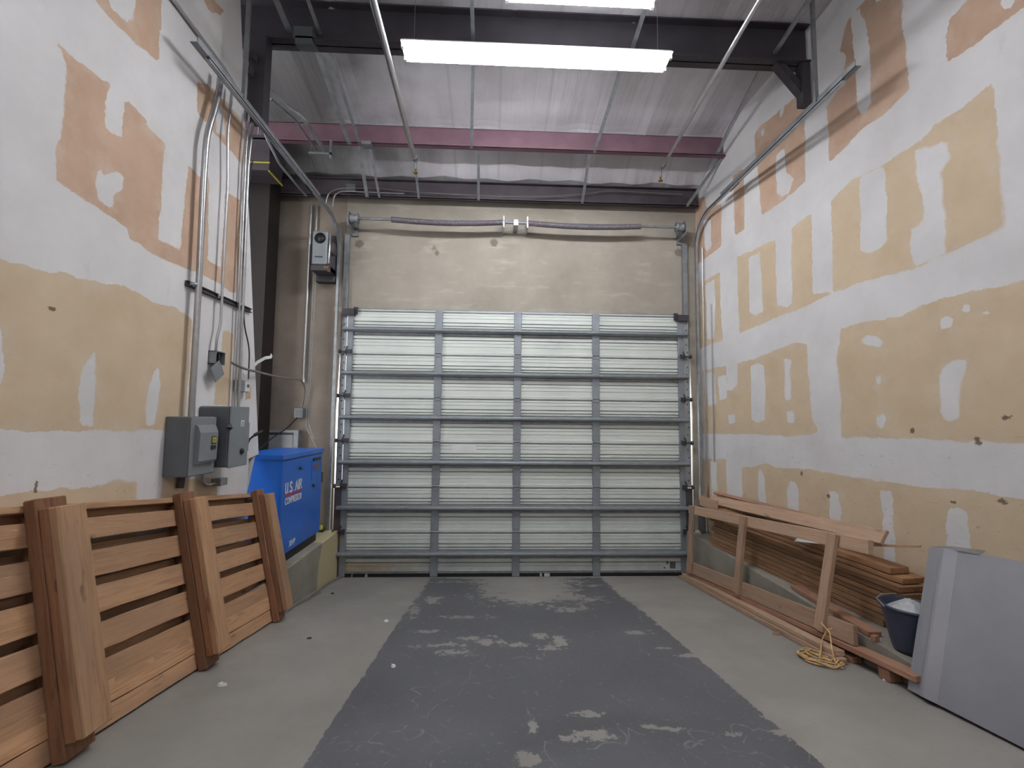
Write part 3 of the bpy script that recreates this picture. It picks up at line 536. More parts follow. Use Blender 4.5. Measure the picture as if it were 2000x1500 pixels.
# daylight leaks through two short joint gaps; jamb angles with holes
for s_,nm in ((-1,'left'),(1,'right')):
    b=MB(); b.box((s_*2.385,-.03,1.22),(s_*2.468,-.024,3.60)); b.box((s_*2.462,-.03,1.22),(s_*2.468,.03,3.60))
    b.cur=1
    for k in range(22):
        zz_=1.30+k*.107
        b.lathe([(0,0),(.009,0)],(s_*2.425+.012*(k%2),-.0315,zz_),10,'y')
    tag(b.build('jamb_angle',['galv','rubber']),nm+' perforated steel angle standing between door edge and track','door frame')
    b=MB(); b.box((s_*2.38,-.05,.0),(s_*2.470,-.02,1.20)); tag(b.build('jamb_guard','dark_steel'),'dark steel guard plate at the foot of the '+nm+' door edge','door frame')
    # trapezoid jamb leaf leaves a tapering daylight gap
    z0=.0; z1=3.62; b=MB()
    vs=[(s_*2.480,-.012,z0),(s_*2.61,-.012,z0),(s_*2.61,-.012,z1),(s_*2.470,-.012,z1),(s_*2.512,-.012,2.2)]
    b.add(vs+[(x,.028,z) for x,y,z in vs],[(0,1,2,3,4),(9,8,7,6,5)]+[(i,(i+1)%5,5+(i+1)%5,5+i) for i in range(5)])
    tag(b.build('trim_'+('4' if s_<0 else '5'),'brown_wall' if s_<0 else 'concrete_wall'),kind='structure')
# tracks
def track(s_,X,zt,yend_,nm,lab):
    t=thing('door_track',(X,-.1,0.62),lab,'track')
    y0=-.10; R=.42; path=[(X,y0,.64),(X,y0,1.5),(X,y0,2.5),(X,y0,zt-R)]
    for k in range(1,10):
        a=math.pi/2*k/9; path.append((X,y0-R+R*math.cos(a),zt-R+R*math.sin(a)))
    path+=[(X,y0-R-.7,zt),(X,y0-R-1.6,zt),(X,yend_,zt)]
    # C channel profile: opening towards the door centre
    q=-s_; w=.019; d=.032; th=.004
    prof=[(0,-w),(q*d,-w),(q*d,-w+.012),(q*(d-th),-w+.012),(q*(d-th),-w+th),(q*th,-w+th),(q*th,w-th),(q*(d-th),w-th),(q*(d-th),w-.012),(q*d,w-.012),(q*d,w),(0,w)]
    b=MB(); b.sweep(prof,path); b.build('rail','galv',t)
    b=MB(); b.box((X-.0,yend_-.1,zt+.035),(X+s_*.05,-.8,zt+.04)); b.box((X-.0,yend_-.1,zt+.035),(X+.004,-.8,zt+.085)); b.build('top_angle','galv_dull',t)
    b=MB()
    for yy in (-2.55,): b.box((X-.015,yy-.015,zt+.03),(X+.015,yy+.015,float(cz(yy)))); 
    b.build('hanger','galv_dull',t)
    b=MB(); b.box((X-.002,-1.25,zt-.03),(X+s_*.002,-1.05,zt+.08)); b.build('splice_plate','galv_dull',t)
track(-1,-2.53,4.84,-3.07,'left','left door track curving from the jamb back along the left wall')
track(1,2.58,5.02,-2.90,'right','right door track curving from the jamb back along the patched right wall')
# torsion springs and shaft
t=thing('spring_shaft',(0,-.22,4.88),'long torsion spring shaft mounted on the concrete wall above the door','spring')
b=MB(); b.tube([(-2.36,-.22,4.88),(2.36,-.22,4.88)],.018,10); b.build('shaft','galv_dull',t)
for a,c in ((-1.78,-.24),(.13,1.72)):
    b=MB(); n=int((c-a)/.013); pts=[]
    for k in range(n*8+1):
        f_=k/(n*8); an=2*math.pi*k/8; sag=-.03*math.sin(math.pi*f_); pts.append((a+(c-a)*f_,-.22+.036*math.cos(an),4.88+sag+.036*math.sin(an)))
    b.tube(pts,.0062,5); b.build('spring','spring',t)
b=MB()
for x in (-.22,.11): b.box((x-.008,-.26,4.80),(x+.008,.03,4.96)); b.lathe([(0,-.02),(.045,-.02),(.045,.02),(0,.02)],(x,-.22,4.88),16,'x')
b.box((-.08,-.24,4.84),(-.02,.03,4.92)); b.build('center_bracket','galv',t)
for s_ in (-1,1):
    b=MB(); x=s_*2.28; b.lathe([(0,-.05),(.075,-.05),(.06,-.035),(.055,.03),(.075,.05),(0,.05)],(x,-.22,4.88),20,'x'); b.build('cable_drum','galv_dull',t)
    b=MB(); b.box((x+s_*.07-.006,-.27,4.76),(x+s_*.07+.006,.03,4.97)); b.box((x+s_*.07-.02,.0,4.72),(x+s_*.07+.06,.03,5.0)); b.build('end_bracket','galv_dull',t)
# small wall-mounted side angles above the door
for s_,nm in ((-1,'left'),(1,'right')):
    b=MB(); b.box((s_*2.40,-.02,3.66),(s_*2.47,.03,4.74)); tag(b.build('track_angle','galv_dull'),'galvanised mounting angle on the concrete wall above the door, '+nm+' side','door frame')
# ---------------------------------------------------------------- leaning slatted crate panel on the left
Ud=Vector((0,-math.cos(TH),math.sin(TH)))          # along the ramp towards the viewer
Vd=Vector((-.286,.059,1.172)).normalized()
Nd=Vd.cross(Ud).normalized()
if Nd.x<0: Nd=-Nd
P0=Vector((-2.316,-1.90,ramp(-1.90)+.004))
def PP(u,v,n): return P0+Ud*u+Vd*v+Nd*n
t=thing('wooden_crate_panel',(-2.4,-3.3,.46),'long slatted wooden crate panel with thick double posts leaning on the left wall','crate panel')
LEN=2.75; rnd=random.Random(4)
slv=[.075+i*.193 for i in range(6)]
PU=(.065,1.125,2.165)
for i,v in enumerate(slv):
    w=.142 if i not in (0,5) else .115
    v_=v+(0 if i else .10)
    plank('slat',PP(.0,v_,-.012),PP(LEN,v_,-.012),w,.024,Nd,'pallet_wood',t,.003,.0022,i)
plank('bottom_board',PP(0.0,.062,-.02),PP(LEN,.062,-.02),.10,.03,Nd,'pallet_wood',t,.003,.002,31)
for i in range(6):
    v=.13+i*.193
    plank('back_slat',PP(.05,v,-.088),PP(LEN,v,-.088),.12,.022,Nd,'pallet_wood',t,.003,.002,11+i)
plank('top_board',PP(0,1.165,-.045),PP(LEN,1.165,-.045),.09,.035,Nd.cross(Ud),'pallet_wood',t,.003,.002,40)
for k,u in enumerate(PU):
    u2=u+.0
    # inner block, full-height post and two shorter facing posts
    W_=(.13,.15,.17)[k]
    plank('inner_post',PP(u-.01,.02,-.05),PP(u-.01,1.14,-.05),.085,.05,Nd,'post_wood',t,.004,.001,50+k)
    plank('post',PP(u,0,.031),PP(u,1.208,.031),W_,.06,Nd,'post_wood',t,.006,.002,60+k)
    plank('front_post',PP(u-.003,.075,.084),PP(u-.003,1.155,.084),W_-.006,.045,Nd,'post_wood',t,.005,.002,70+k)
    plank('front_post',PP(u-.002,.08,.130),PP(u-.002,1.15,.130),W_-.004,.045,Nd,'pallet_wood',t,.006,.002,80+k)
# ---------------------------------------------------------------- air compressor
cx0,cx1,cy0,cy1,cz0,cz1=-3.02,-2.48,-1.61,-.50,.72,1.75
t=thing('air_compressor',(-2.75,-1.0,TOP),'blue cabinet air compressor with white and red lettering standing on the left ledge','compressor')
b=MB(); b.box((cx0,cy0,cz0),(cx1,cy1,cz1)); b.build('cabinet','blue',t,bevel=.018)
b=MB(); b.box((cx0-.01,cy0-.01,cz1-.045),(cx1+.012,cy1+.01,cz1+.006)); b.build('lid','blue',t,bevel=.008)
b=MB(); b.box((cx0+.04,cy0+.03,TOP),(cx1-.035,cy1-.03,cz0+.005)); b.build('base','black',t)
b=MB(); b.box((cx1-.004,cy0+.03,cz1-.056),(cx1+.004,cy1-.03,cz1-.050)); b.build('lid_seam','black',t)
fx_=cx1+.002
b=MB(); b.box((fx_-.002,cy1-.31,cz1-.13),(fx_+.012,cy1-.09,cz1-.095)); b.build('display_hood','black',t,bevel=.004)
b=MB(); b.box((fx_-.002,cy1-.34,cz1-.36),(fx_+.0035,cy1-.07,cz1-.13)); PNL=b.build('control_panel','blue',t)
b=MB(); b.box((fx_+.0036,cy1-.30,cz1-.24),(fx_+.006,cy1-.27,cz1-.17)); b.build('red_marking','red',PNL)
b=MB(); b.box((fx_+.0036,cy1-.22,cz1-.25),(fx_+.006,cy1-.10,cz1-.17)); b.build('display','greybox',PNL)
b=MB(); b.lathe([(0,fx_-.002),(.016,fx_),(.014,fx_+.02),(0,fx_+.022)],(0,cy1-.28,cz1-.42),14,'x'); b.build('stop_button','black',t)
for yy in (-1.17,):
    b=MB(); b.lathe([(0,fx_-.002),(.018,fx_),(.014,fx_+.02),(0,fx_+.022)],(0,yy,cz1-.17),14,'x'); b.build('latch','blue_dark',t)
b=MB(); b.lathe([(0,cy0-.02),(.014,cy0-.018),(.016,cy0),(0,cy0+.002)],(-2.86,0,cz1-.13),14,'y'); b.build('latch','blue_dark',t)
b=MB(); b.box((cx1-.03,cy1-.002,1.33),(cx1+.0,cy1+.03,1.45)); b.build('door_handle','black',t)
def text(name,s,parent,loc,size,m,sx=1,shear=0,rot=(math.pi/2,0,math.pi/2),bold=0):
    c=bpy.data.curves.new(name,'FONT'); c.body=s; c.size=size; c.extrude=.0008; c.shear=shear; c.offset=bold; c.materials.append(MT[m]); c.space_character=1.05
    o=bpy.data.objects.new(name,c); COL.objects.link(o); o.rotation_euler=rot; o.scale=(sx,1,1)
    dg=bpy.context.evaluated_depsgraph_get(); me=bpy.data.meshes.new_from_object(o.evaluated_get(dg)); bpy.data.objects.remove(o)
    o=bpy.data.objects.new(name,me); COL.objects.link(o); o.rotation_euler=rot
    xs=[v.co.x for v in me.vertices]; o.scale=((sx/(max(xs)-min(xs)) if sx<.6 else 1),1,1)
    o.parent=parent; o.location=Vector(loc)-wl(parent); return o
def serif_letters(name,word,parent,x,y,z,h,w,gap,m):
    """tall serif capitals drawn with strokes on a plane facing +x, reading towards +y"""
    G={'U':([((.12,1),(.12,.3),(.2,.06),(.5,0),(.8,.06),(.88,.3),(.88,1))],[(.12,1),(.88,1)]),
       'S':([((.85,.8),(.7,.97),(.4,1),(.15,.85),(.2,.6),(.5,.5),(.82,.38),(.88,.15),(.6,0),(.3,.02),(.12,.2))],[]),
       'A':([((.05,0),(.5,1),(.95,0)),((.25,.36),(.76,.36))],[(.05,0),(.95,0)]),
       'I':([((.5,0),(.5,1))],[(.5,0),(.5,1)]),
       'R':([((.15,0),(.15,1),(.6,1),(.82,.88),(.82,.64),(.6,.5),(.15,.5)),((.5,.5),(.95,0))],[(.15,0),(.95,0)]),
       '.':([((.5,0),(.5,.09))],[]),' ':([],[])}
    b=MB(); cy_=y
    for ch in word:
        ww=w*{'.':.45,' ':.4,'I':.55}.get(ch,1); st,se=G[ch]
        for s_ in st:
            for p,q in zip(s_[:-1],s_[1:]):
                th=.022 if abs(p[0]-q[0])<.15 or ch in 'S' or ch=='.' else .013
                if ch=='A' and p[0]>=.5 and q[1]==0: th=.024
                b.beam((x,cy_+p[0]*ww,z+p[1]*h),(x,cy_+q[0]*ww,z+q[1]*h),th*h/.13,.002,(1,0,0))
        for a,c in se: b.box((x-.001,cy_+a*ww-.014,z+c*h-.003),(x+.001,cy_+a*ww+.014,z+c*h+.003))
        cy_+=ww+gap
    return b.build(name,m,parent)
serif_letters('lettering','U.S. AIR',t,cx1+.0025,-1.52,1.352,.105,.062,.007,'white')
b=MB(); b.box((cx1+.001,-1.515,1.328),(cx1+.003,-1.10,1.342)); b.box((cx1+.001,-1.515,1.315),(cx1+.003,-1.15,1.322)); b.build('red_stripe','red',t)
text('lettering','COMPRESSOR',t,(cx1+.0025,-1.515,1.235),.10,'white',.41,.0,bold=.0016)
text('lettering','30HP',t,(cx1+.0025,-1.38,.775),.085,'white',.15,.1,bold=.001)
# grey cabinet on the concrete wall behind the compressor
t=thing('wall_cabinet',(-3.17,-.06,1.6),'small flat grey metal cabinet on the concrete wall behind the blue compressor','cabinet')
b=MB(); b.box((-3.42,-.10,1.45),(-2.96,.03,1.965)); b.build('body','galv_dull',t,bevel=.006)
b=MB(); b.box((-3.38,-.106,1.5),(-3.03,-.098,1.92)); b.build('door','greybox2',t)
b=MB(); b.box((-3.38,-.108,1.90),(-3.03,-.104,1.93)); b.build('shadow_gap','black',t)
# ---------------------------------------------------------------- door operator
t=thing('door_opener',(-2.64,-.3,4.15),'grey chain door opener with a dark oval badge mounted beside the top of the door','opener')
b=MB(); b.box((-2.785,-.36,4.18),(-2.575,-.10,4.64)); b.build('housing','greybox2',t,bevel=.02)
b=MB(); b.lathe([(0,-.364),(.075,-.364),(.07,-.360),(0,-.358)],(-2.68,0,4.535),24,'y'); o=b.build('badge','black',t)
b=MB(); b.box((-2.83,-.10,4.02),(-2.555,.03,4.68)); b.box((-2.575,-.30,4.10),(-2.55,-.10,4.60)); b.box((-2.80,-.34,4.10),(-2.55,-.08,4.18)); b.build('motor_frame','black_steel',t,bevel=.01)
b=MB(); b.lathe([(0,-.035),(.075,-.035),(.085,-.02),(.085,.02),(.075,.035),(0,.035)],(-2.545,-.26,4.42),20,'x'); b.build('sprocket','dark_steel',t)
b=MB(); b.tube(pathround([(-2.56,-.33,4.62),(-2.545,-.37,4.45),(-2.55,-.37,4.25),(-2.56,-.34,4.2)],.05),.012,8); b.build('flex_conduit','conduit',t)
b=MB(); b.box((-2.74,-.363,4.27),(-2.64,-.359,4.29)); b.build('badge_line','blue_dark',t)
for x in (-2.61,-2.58):
    b=MB(); b.box((x-.010,-.345,4.13),(x+.010,-.335,4.16)); b.build('screw','brass',t)
b=MB(); b.tube([(-2.575,-.33,4.10),(-2.56,-.36,4.09),(-2.55,-.33,4.09)],.012,8); b.build('connector','brass',t)
# hand chain
def chain(pts,name,label):
    b=MB(); path=[]
    for p,q in zip(pts[:-1],pts[1:]):
        p,q=Vector(p),Vector(q); n=max(1,int((q-p).length/.03))
        for i in range(n): path.append((p+(q-p)*(i/n),(q-p).normalized()))
    for i,(p,d) in enumerate(path):
        a=d.cross(Vector((0,1,0)) if i%2 else Vector((1,0,0)))
        if a.length<.1: a=Vector((0,0,1))
        a.normalize(); c2=d.cross(a)
        b.tube([p+a*.006,p+d*.015+a*.007,p+d*.034+a*.006],.0022,4,False); b.tube([p-a*.006,p+d*.015-a*.007,p+d*.034-a*.006],.0022,4,False)
    return tag(b.build(name,'galv'),label,'chain')
chain([(-2.84,-.12,4.10),(-2.85,-.14,2.02),(-2.62,-.2,1.62)],'hand_chain','steel hand chain hanging from the door opener down to the blue compressor, right strand')
chain([(-2.805,-.14,4.10),(-2.81,-.16,2.05),(-2.72,-.2,1.86)],'hand_chain','steel hand chain hanging from the door opener, left strand')
# conduits on the concrete wall
pipe('wall_conduit',[(-2.96,.0,5.15),(-2.96,-.01,2.68),(-2.95,-.02,2.62)],.017,label='steel conduit running down the concrete wall left of the hand chain',cat='conduit')
pipe('wall_conduit',[(-2.88,.0,5.15),(-2.88,-.01,4.3)],.014,label='short steel conduit ending behind the door opener',cat='conduit')
t=thing('junction_box',(-2.99,-.03,2.16),'small grey junction box with cords on the concrete wall above the blue compressor','junction box')
b=MB(); b.box((-3.045,-.07,2.13),(-2.93,.03,2.26)); b.build('box','greybox2',t,bevel=.006)
b=MB(); b.box((-3.03,-.074,2.145),(-2.945,-.07,2.245)); b.build('cover','greybox',t)
pipe('flex_cord',[(-2.57,-2.44,2.61),(-2.60,-2.2,2.585),(-2.80,-1.1,2.60),(-2.92,-.2,2.64),(-2.915,-.06,2.55),(-2.93,-.05,2.38),(-2.965,-.03,2.26)],.011,'cable','grey flexible conduit sagging from the open box across to the concrete wall',cat='cord',rr=.12)
pipe('power_cord',[(-3.0,-.05,2.14),(-3.02,-.3,2.0),(-3.10,-.6,1.86),(-3.12,-.8,1.75)],.008,'black','dark power cord running from the small junction box down behind the blue compressor','cord')
# ---------------------------------------------------------------- electrical gear on the left wall
t=thing('disconnect_switch',(-2.63,-2.80,1.70),'smaller grey safety switch box with a raised front cover, on the left wall','electrical box')
b=MB(); b.box((-2.72,-2.97,1.71),(-2.545,-2.66,2.15)); b.build('body','greybox',t,bevel=.008)
b=MB(); b.box((-2.545,-2.965,1.715),(-2.535,-2.665,2.145)); CV=b.build('cover','greybox2',t,bevel=.004)
b=MB(); b.extrude([(-2.535,1.80),(-2.515,1.795),(-2.50,1.82),(-2.495,2.03),(-2.515,2.08),(-2.535,2.09)],'y',-2.92,-2.70); b.build('raised_panel','greybox2',CV,bevel=.006)
b=MB(); b.box((-2.497,-2.78,1.94),(-2.494,-2.72,2.00)); b.build('label_frame','black',CV)
b=MB(); b.box((-2.495,-2.773,1.95),(-2.492,-2.727,1.992)); b.build('label_plate','yellow',CV)
text('label_letter','D',CV,(-2.4915,-2.765,1.957),.035,'black')
b=MB(); b.box((-2.497,-2.785,1.90),(-2.493,-2.725,1.93)); b.build('nameplate','black',CV)
b=MB(); b.tube(pathround([(-2.69,-2.80,1.72),(-2.69,-2.80,1.66),(-2.69,-2.81,1.61)],.05),.025,10); b.build('bottom_conduit','dark_steel',t)
t=thing('motor_starter',(-2.63,-2.42,1.72),'taller grey motor starter box with a side lever, on the left wall','electrical box')
b=MB(); b.box((-2.72,-2.60,1.74),(-2.475,-2.30,2.235)); b.build('body','greybox',t,bevel=.012)
b=MB(); b.box((-2.475,-2.60,1.735),(-2.462,-2.32,2.235)); CV=b.build('cover','greybox2',t,bevel=.005)
b=MB(); b.box((-2.462,-2.45,2.07),(-2.459,-2.40,2.12)); b.build('label_plate','offwhite',CV)
text('label_letter','D',CV,(-2.4585,-2.443,2.075),.05,'black')
b=MB(); b.lathe([(0,-.002),(.024,0),(.02,.014),(0,.016)],(-2.460,-2.42,1.86),14,'x'); b.build('reset_button','black',CV)
b=MB(); b.add([(-2.46,-2.60,2.04),(-2.43,-2.62,2.06),(-2.46,-2.60,2.10),(-2.49,-2.62,2.07),(-2.46,-2.66,2.07)],[(0,1,4),(1,2,4),(2,3,4),(3,0,4)]); b.build('knob','black',t)
b=MB(); b.box((-2.60,-2.30,1.85),(-2.49,-2.255,2.10)); b.build('side_plate','greybox2',t)
b=MB(); b.tube([(-2.52,-2.25,1.86),(-2.50,-2.225,1.95),(-2.47,-2.19,1.99)],.009,8); b.tube([(-2.475,-2.195,1.985),(-2.43,-2.14,2.02)],.015,8); b.build('lever','black',t)
b=MB(); b.tube(pathround([(-2.68,-2.56,1.75),(-2.68,-2.56,1.62),(-2.68,-2.50,1.585),(-2.68,-2.35,1.585)],.05),.012,8); b.box((-2.72,-2.38,1.56),(-2.64,-2.28,1.62)); b.build('flex_conduit','conduit',t)
pipe('wall_conduit',[(-2.64,-2.70,5.0),(-2.64,-2.71,4.85),(-2.64,-2.76,4.62),(-2.645,-2.82,4.4),(-2.65,-2.82,4.1),(-2.65,-2.80,3.16),(-2.65,-2.795,2.14)],.023,label='thick shiny conduit running down the left wall into the smaller switch box',cat='conduit',rr=.12,n=14)
pipe('wall_conduit',[(-2.66,-2.50,5.02),(-2.66,-2.53,4.6),(-2.66,-2.49,4.2),(-2.66,-2.475,2.93),(-2.665,-2.51,2.80),(-2.67,-2.50,2.69)],.011,label='thin conduit running down the left wall into the open box with dangling cover',cat='conduit')
pipe('wall_conduit',[(-2.66,-2.22,5.0),(-2.66,-2.24,4.58),(-2.66,-2.21,3.34),(-2.665,-2.19,2.235)],.010,label='thin conduit beside the white wall end, left one of two going into the taller box',cat='conduit')
pipe('wall_conduit',[(-2.66,-2.15,5.0),(-2.66,-2.19,4.5),(-2.66,-2.16,3.35),(-2.66,-2.14,2.235)],.014,label='thin conduit beside the white wall end, right one of two going into the taller box',cat='conduit')
pipe('black_cable',[(-2.67,-2.10,4.6),(-2.67,-2.17,4.2),(-2.67,-2.21,3.8),(-2.67,-2.13,3.3),(-2.67,-2.1,3.0),(-2.66,-2.0,2.8),(-2.64,-2.03,2.5)],.006,'black','loose black cable looping down between the conduits at the white wall end','cord',rr=.2)
pipe('gooseneck_conduit',[(-2.66,-2.03,4.9),(-2.66,-2.02,5.12),(-2.67,-1.94,5.18),(-2.68,-1.90,5.0),(-2.66,-1.6,4.85),(-2.66,-.9,4.85)],.013,'galv_dull','small gooseneck conduit arching over the left door track','conduit')
t=thing('strut_channel',(-2.69,-2.4,3.15),'dark slotted strut channel clamping the conduits on the left wall','strut')
b=MB(); b.box((-2.715,-2.86,3.155),(-2.705,-1.93,3.195)); b.box((-2.715,-2.86,3.155),(-2.69,-1.93,3.161)); b.box((-2.715,-2.86,3.189),(-2.69,-1.93,3.195)); b.build('channel','dark_steel',t)
for y,r in ((-2.81,.03),(-2.47,.018),(-2.17,.018)):
    b=MB(); b.lathe([(r,-.012),(r+.006,-.012),(r+.006,.012),(r,.012)],(-2.68,y,3.175),14,'z'); b.build('clamp','galv',t)
t=thing('open_junction_box',(-2.69,-2.45,2.56),'open grey junction box with its cover dangling, on the left wall','junction box')
b=MB()
for a,c in (((-2.72,-2.52,2.59),(-2.655,-2.515,2.70)),((-2.72,-2.395,2.59),(-2.655,-2.39,2.70)),((-2.72,-2.52,2.59),(-2.655,-2.39,2.595)),((-2.72,-2.52,2.695),(-2.655,-2.39,2.70)),((-2.72,-2.52,2.59),(-2.715,-2.39,2.70))): b.box(a,c)
b.build('box','greybox2',t)
b=MB(); b.obox((-2.655,-2.49,2.53),(.003,0,0),Vector((0,.055,.04)),Vector((0,-.04,.055))); b.build('cover','greybox2',t)
b=MB(); b.box((-2.715,-2.46,2.62),(-2.67,-2.44,2.68)); b.tube([(-2.70,-2.44,2.67),(-2.67,-2.42,2.64),(-2.69,-2.45,2.61)],.004,6); b.build('wiring','black',t)
t=thing('outlet_box',(-2.68,-2.06,2.38),'small grey outlet box with a round socket, at the end of the left wall','outlet')
b=MB(); b.box((-2.72,-2.13,2.38),(-2.66,-1.97,2.485)); b.build('box','greybox2',t,bevel=.005)
b=MB(); b.box((-2.665,-2.05,2.385),(-2.655,-1.965,2.48)); b.build('cover','offwhite',t)
b=MB(); b.lathe([(0,0),(.016,0),(.016,.008),(0,.008)],(-2.656,-2.005,2.44),14,'x'); b.build('socket','greybox',t)
# peeling tape curling off the wall end
b=MB(); pts=[(-2.715,-1.98,2.55),(-2.70,-1.86,2.63),(-2.68,-1.80,2.69),(-2.64,-1.74,2.74),(-2.62,-1.66,2.76),(-2.63,-1.63,2.79)]
for p,q in zip(pts[:-1],pts[1:]): b.beam(p,q,.03,.003,(1,0,.2))
tag(b.build('peeling_tape','offwhite'),'curl of white joint tape peeling off the end of the left wall','tape')
pipe('ceiling_conduit',[(-2.70,-6,5.17),(-2.70,-3.2,5.17),(-2.70,-2.55,5.15),(-2.69,-2.35,5.1)],.014,label='long thin conduit running high along the left wall above the door track',cat='conduit')
pipe('bent_conduit',[(-2.78,-2.02,5.47),(-2.66,-1.83,5.5),(-2.62,-1.60,5.5),(-2.50,-1.45,5.49),(-2.50,-.76,5.49)],.024,'galv_dull','thick bent conduit rising over the alcove to a hanger bar near the red purlin','conduit')
pipe('bent_conduit',[(-2.73,-1.71,5.5),(-2.66,-1.5,5.5),(-2.62,-1.4,5.5),(-2.60,-.80,5.5)],.013,'galv_dull','thin bent conduit beside the thick one over the alcove','conduit')
b=MB(); b.box((-2.70,-.80,5.45),(-2.42,-.76,5.475)); b.box((-2.44,-.80,5.40),(-2.42,-.76,5.64)); b.tube([(-2.69,-.78,5.46),(-2.69,-.70,5.66)],.004,6); tag(b.build('hanger_bar','galv_dull'),'short strut hanger bar carrying the two bent conduits in front of the red purlin','hanger')
b=MB(); b.box((-2.30,-2.20,5.78),(-2.12,-2.03,5.90)); b.box((-2.28,-2.20,5.72),(-2.12,-2.14,5.80)); tag(b.build('beam_clamp','greybox'),'grey plate clamped on the deep dark beam at upper left','clamp')
b=MB(); b.box((-2.05,-.80,5.60),(-1.93,-.69,5.645)); tag(b.build('pipe_clamp','galv_dull'),'small steel clamp on the red purlin where two ceiling braces meet','clamp')
# duct box high in the alcove
t=thing('duct_box',(-3.4,-.6,5.2),'dark box with a yellowish rim high in the alcove, half hidden by the wall end','duct')
b=MB(); b.box((-3.75,-.75,5.24),(-3.20,-.40,5.70)); b.build('body','dark_steel',t)
b=MB(); b.box((-3.75,-.76,5.33),(-3.19,-.75,5.345)); b.box((-3.20,-.76,5.22),(-3.185,-.40,5.235)); b.build('rim','yellow',t)
# header wiring
pipe('header_conduit',[(-2.60,-.17,5.06),(-2.59,-.17,5.22),(-2.50,-.17,5.29),(-2.33,-.17,5.29),(-1.62,-.17,5.28)],.010,label='bent conduit climbing from the left door track onto the door header',cat='conduit')
pipe('header_conduit',[(-2.70,-.17,5.10),(-2.67,-.17,5.25),(-2.55,-.17,5.32),(-2.30,-.17,5.35)],.009,label='short bent conduit left of the first one at the door header',cat='conduit')
pipe('header_cable',[(-2.30,-.16,5.34),(-2.0,-.16,5.355),(-1.56,-.16,5.315),(-.9,-.16,5.295),(-.2,-.16,5.285),(.48,-.16,5.31),(.95,-.16,5.36),(1.25,-.16,5.42),(2.35,-.16,5.40)],.005,'cable','thin cable sagging along the door header','cord',rr=.3)
b=MB(); b.box((-2.43,-.17,5.30),(-2.30,-.13,5.40)); tag(b.build('header_box','greybox'),'small grey box on the door header where the conduits end','junction box')
# vertical conduits in the right corner
pipe('corner_conduit',[(2.605,-.20,TOP),(2.605,-.2,4.2),(2.61,-.2,4.6)],.011,label='thin steel conduit in the corner between right door track and patched wall',cat='conduit')
pipe('corner_conduit',[(2.64,-.35,1.6),(2.64,-.35,3.75)],.007,label='very thin rod on the patched wall beside the corner conduit',cat='conduit')
# hose along the left curb, small plug
pipe('floor_hose',[(-2.345,-.10,ramp(-.1)+.012),(-2.37,-.5,ramp(-.5)+.012),(-2.35,-.75,ramp(-.75)+.012),(-2.34,-1.15,ramp(-1.15)+.012),(-2.37,-1.35,ramp(-1.35)+.012),(-2.36,-1.9,ramp(-1.9)+.012)],.011,'cable','thin grey hose lying on the floor along the left curb','hose')
pipe('floor_hose',[(-2.30,-.9,ramp(-.9)+.01),(-2.315,-1.2,ramp(-1.2)+.01),(-2.35,-1.45,ramp(-1.45)+.01),(-2.33,-1.8,ramp(-1.8)+.01)],.009,'cable','second short grey hose beside the first on the floor by the left curb','hose')
t=thing('plug_connector',(-2.62,-.12,TOP),'small yellow and black plug at the end of the left ledge near the door','plug')
b=MB(); b.box((-2.66,-.13,.645),(-2.60,-.07,.70)); b.build('plug_body','yellow',t); b=MB(); b.box((-2.70,-.14,TOP),(-2.57,-.05,.648)); b.build('bracket','black',t)
b=MB(); b.tube(pathround([(-2.63,-.1,.70),(-2.68,-.1,.95),(-2.70,-.08,1.4)],.1),.005,6); b.build('cord','cable',t)
# ---------------------------------------------------------------- lumber on the right
rnd=random.Random(11)
def lx(y): return 2.25-.117*y*1.0      # front edge of the stack over the ledge
z=TOP; sk=Vector((-.117,1,0)).normalized()
ords=['lowest','second','third','fourth','fifth','sixth','seventh','eighth','ninth','tenth','eleventh']
ends=[-2.96,-2.99,-2.97,-3.0,-3.01,-3.14,-3.12,-3.10,-3.06,-2.98]
hs=[.045,.04,.045,.045,.04,.035,.045,.045,.045,.05,.045]
wds=[.19,.22,.21,.23,.22,.26,.24,.22,.22,.17,.22]
for i in range(10):
    ye=ends[i]; yf=-.78+rnd.uniform(-.06,.06); w=wds[i]; off=rnd.uniform(-.006,.012)+(.05 if i>=8 else .0)
    zz_=z+hs[i]/2; z+=hs[i]+.001
    ps=[]
    for y in (yf,ye):
        x=2.27-.117*y+w/2+off; ps.append((x,y,zz_))
    o=plank('lumber_board',ps[0],ps[1],w,hs[i]-.004,(0,0,1),'stack_wood',bevel=.003,rag=.003,seed=100+i)
    tag(o,('topmost' if i==9 else ords[i]+(' from the bottom' if i else ''))+' rough brown board in the lumber stack against the right wall','board','boards stacked on the right ledge')
# leaning stud frame
t=thing('stud_frame',(2.35,-1.8,.35),'open lumber stud frame with three uprights leaning against the lumber stack','wooden frame')
def FB(y): return Vector((2.225-.02*y,y,ramp(y)+.125+.0*y))
def FT(y): return Vector((2.26-.06*y,y,1.035-.098*(y+.45)))
upf=(FT(-1.6)-FB(-1.6)).normalized(); nf=Vector((0,1,.13)).normalized().cross(upf).normalized()
if nf.x>0: nf=-nf
plank('bottom_rail',FB(-.52)+upf*.07,FB(-3.10)+upf*.07,.135,.038,nf,'frame_wood',t,.003,.001,1)
plank('top_rail',FT(-.40)-upf*.05,FT(-3.10)-upf*.05,.105,.045,nf,'frame_wood',t,.003,.001,2)
for y,ws in ((-.52,.085),(-1.62,.095),(-2.80,.09)):
    plank('upright',FB(y)+nf*.04+upf*.01,FT(y)+nf*.04+upf*.0,ws,.036,nf,'frame_wood',t,.003,.001,3)
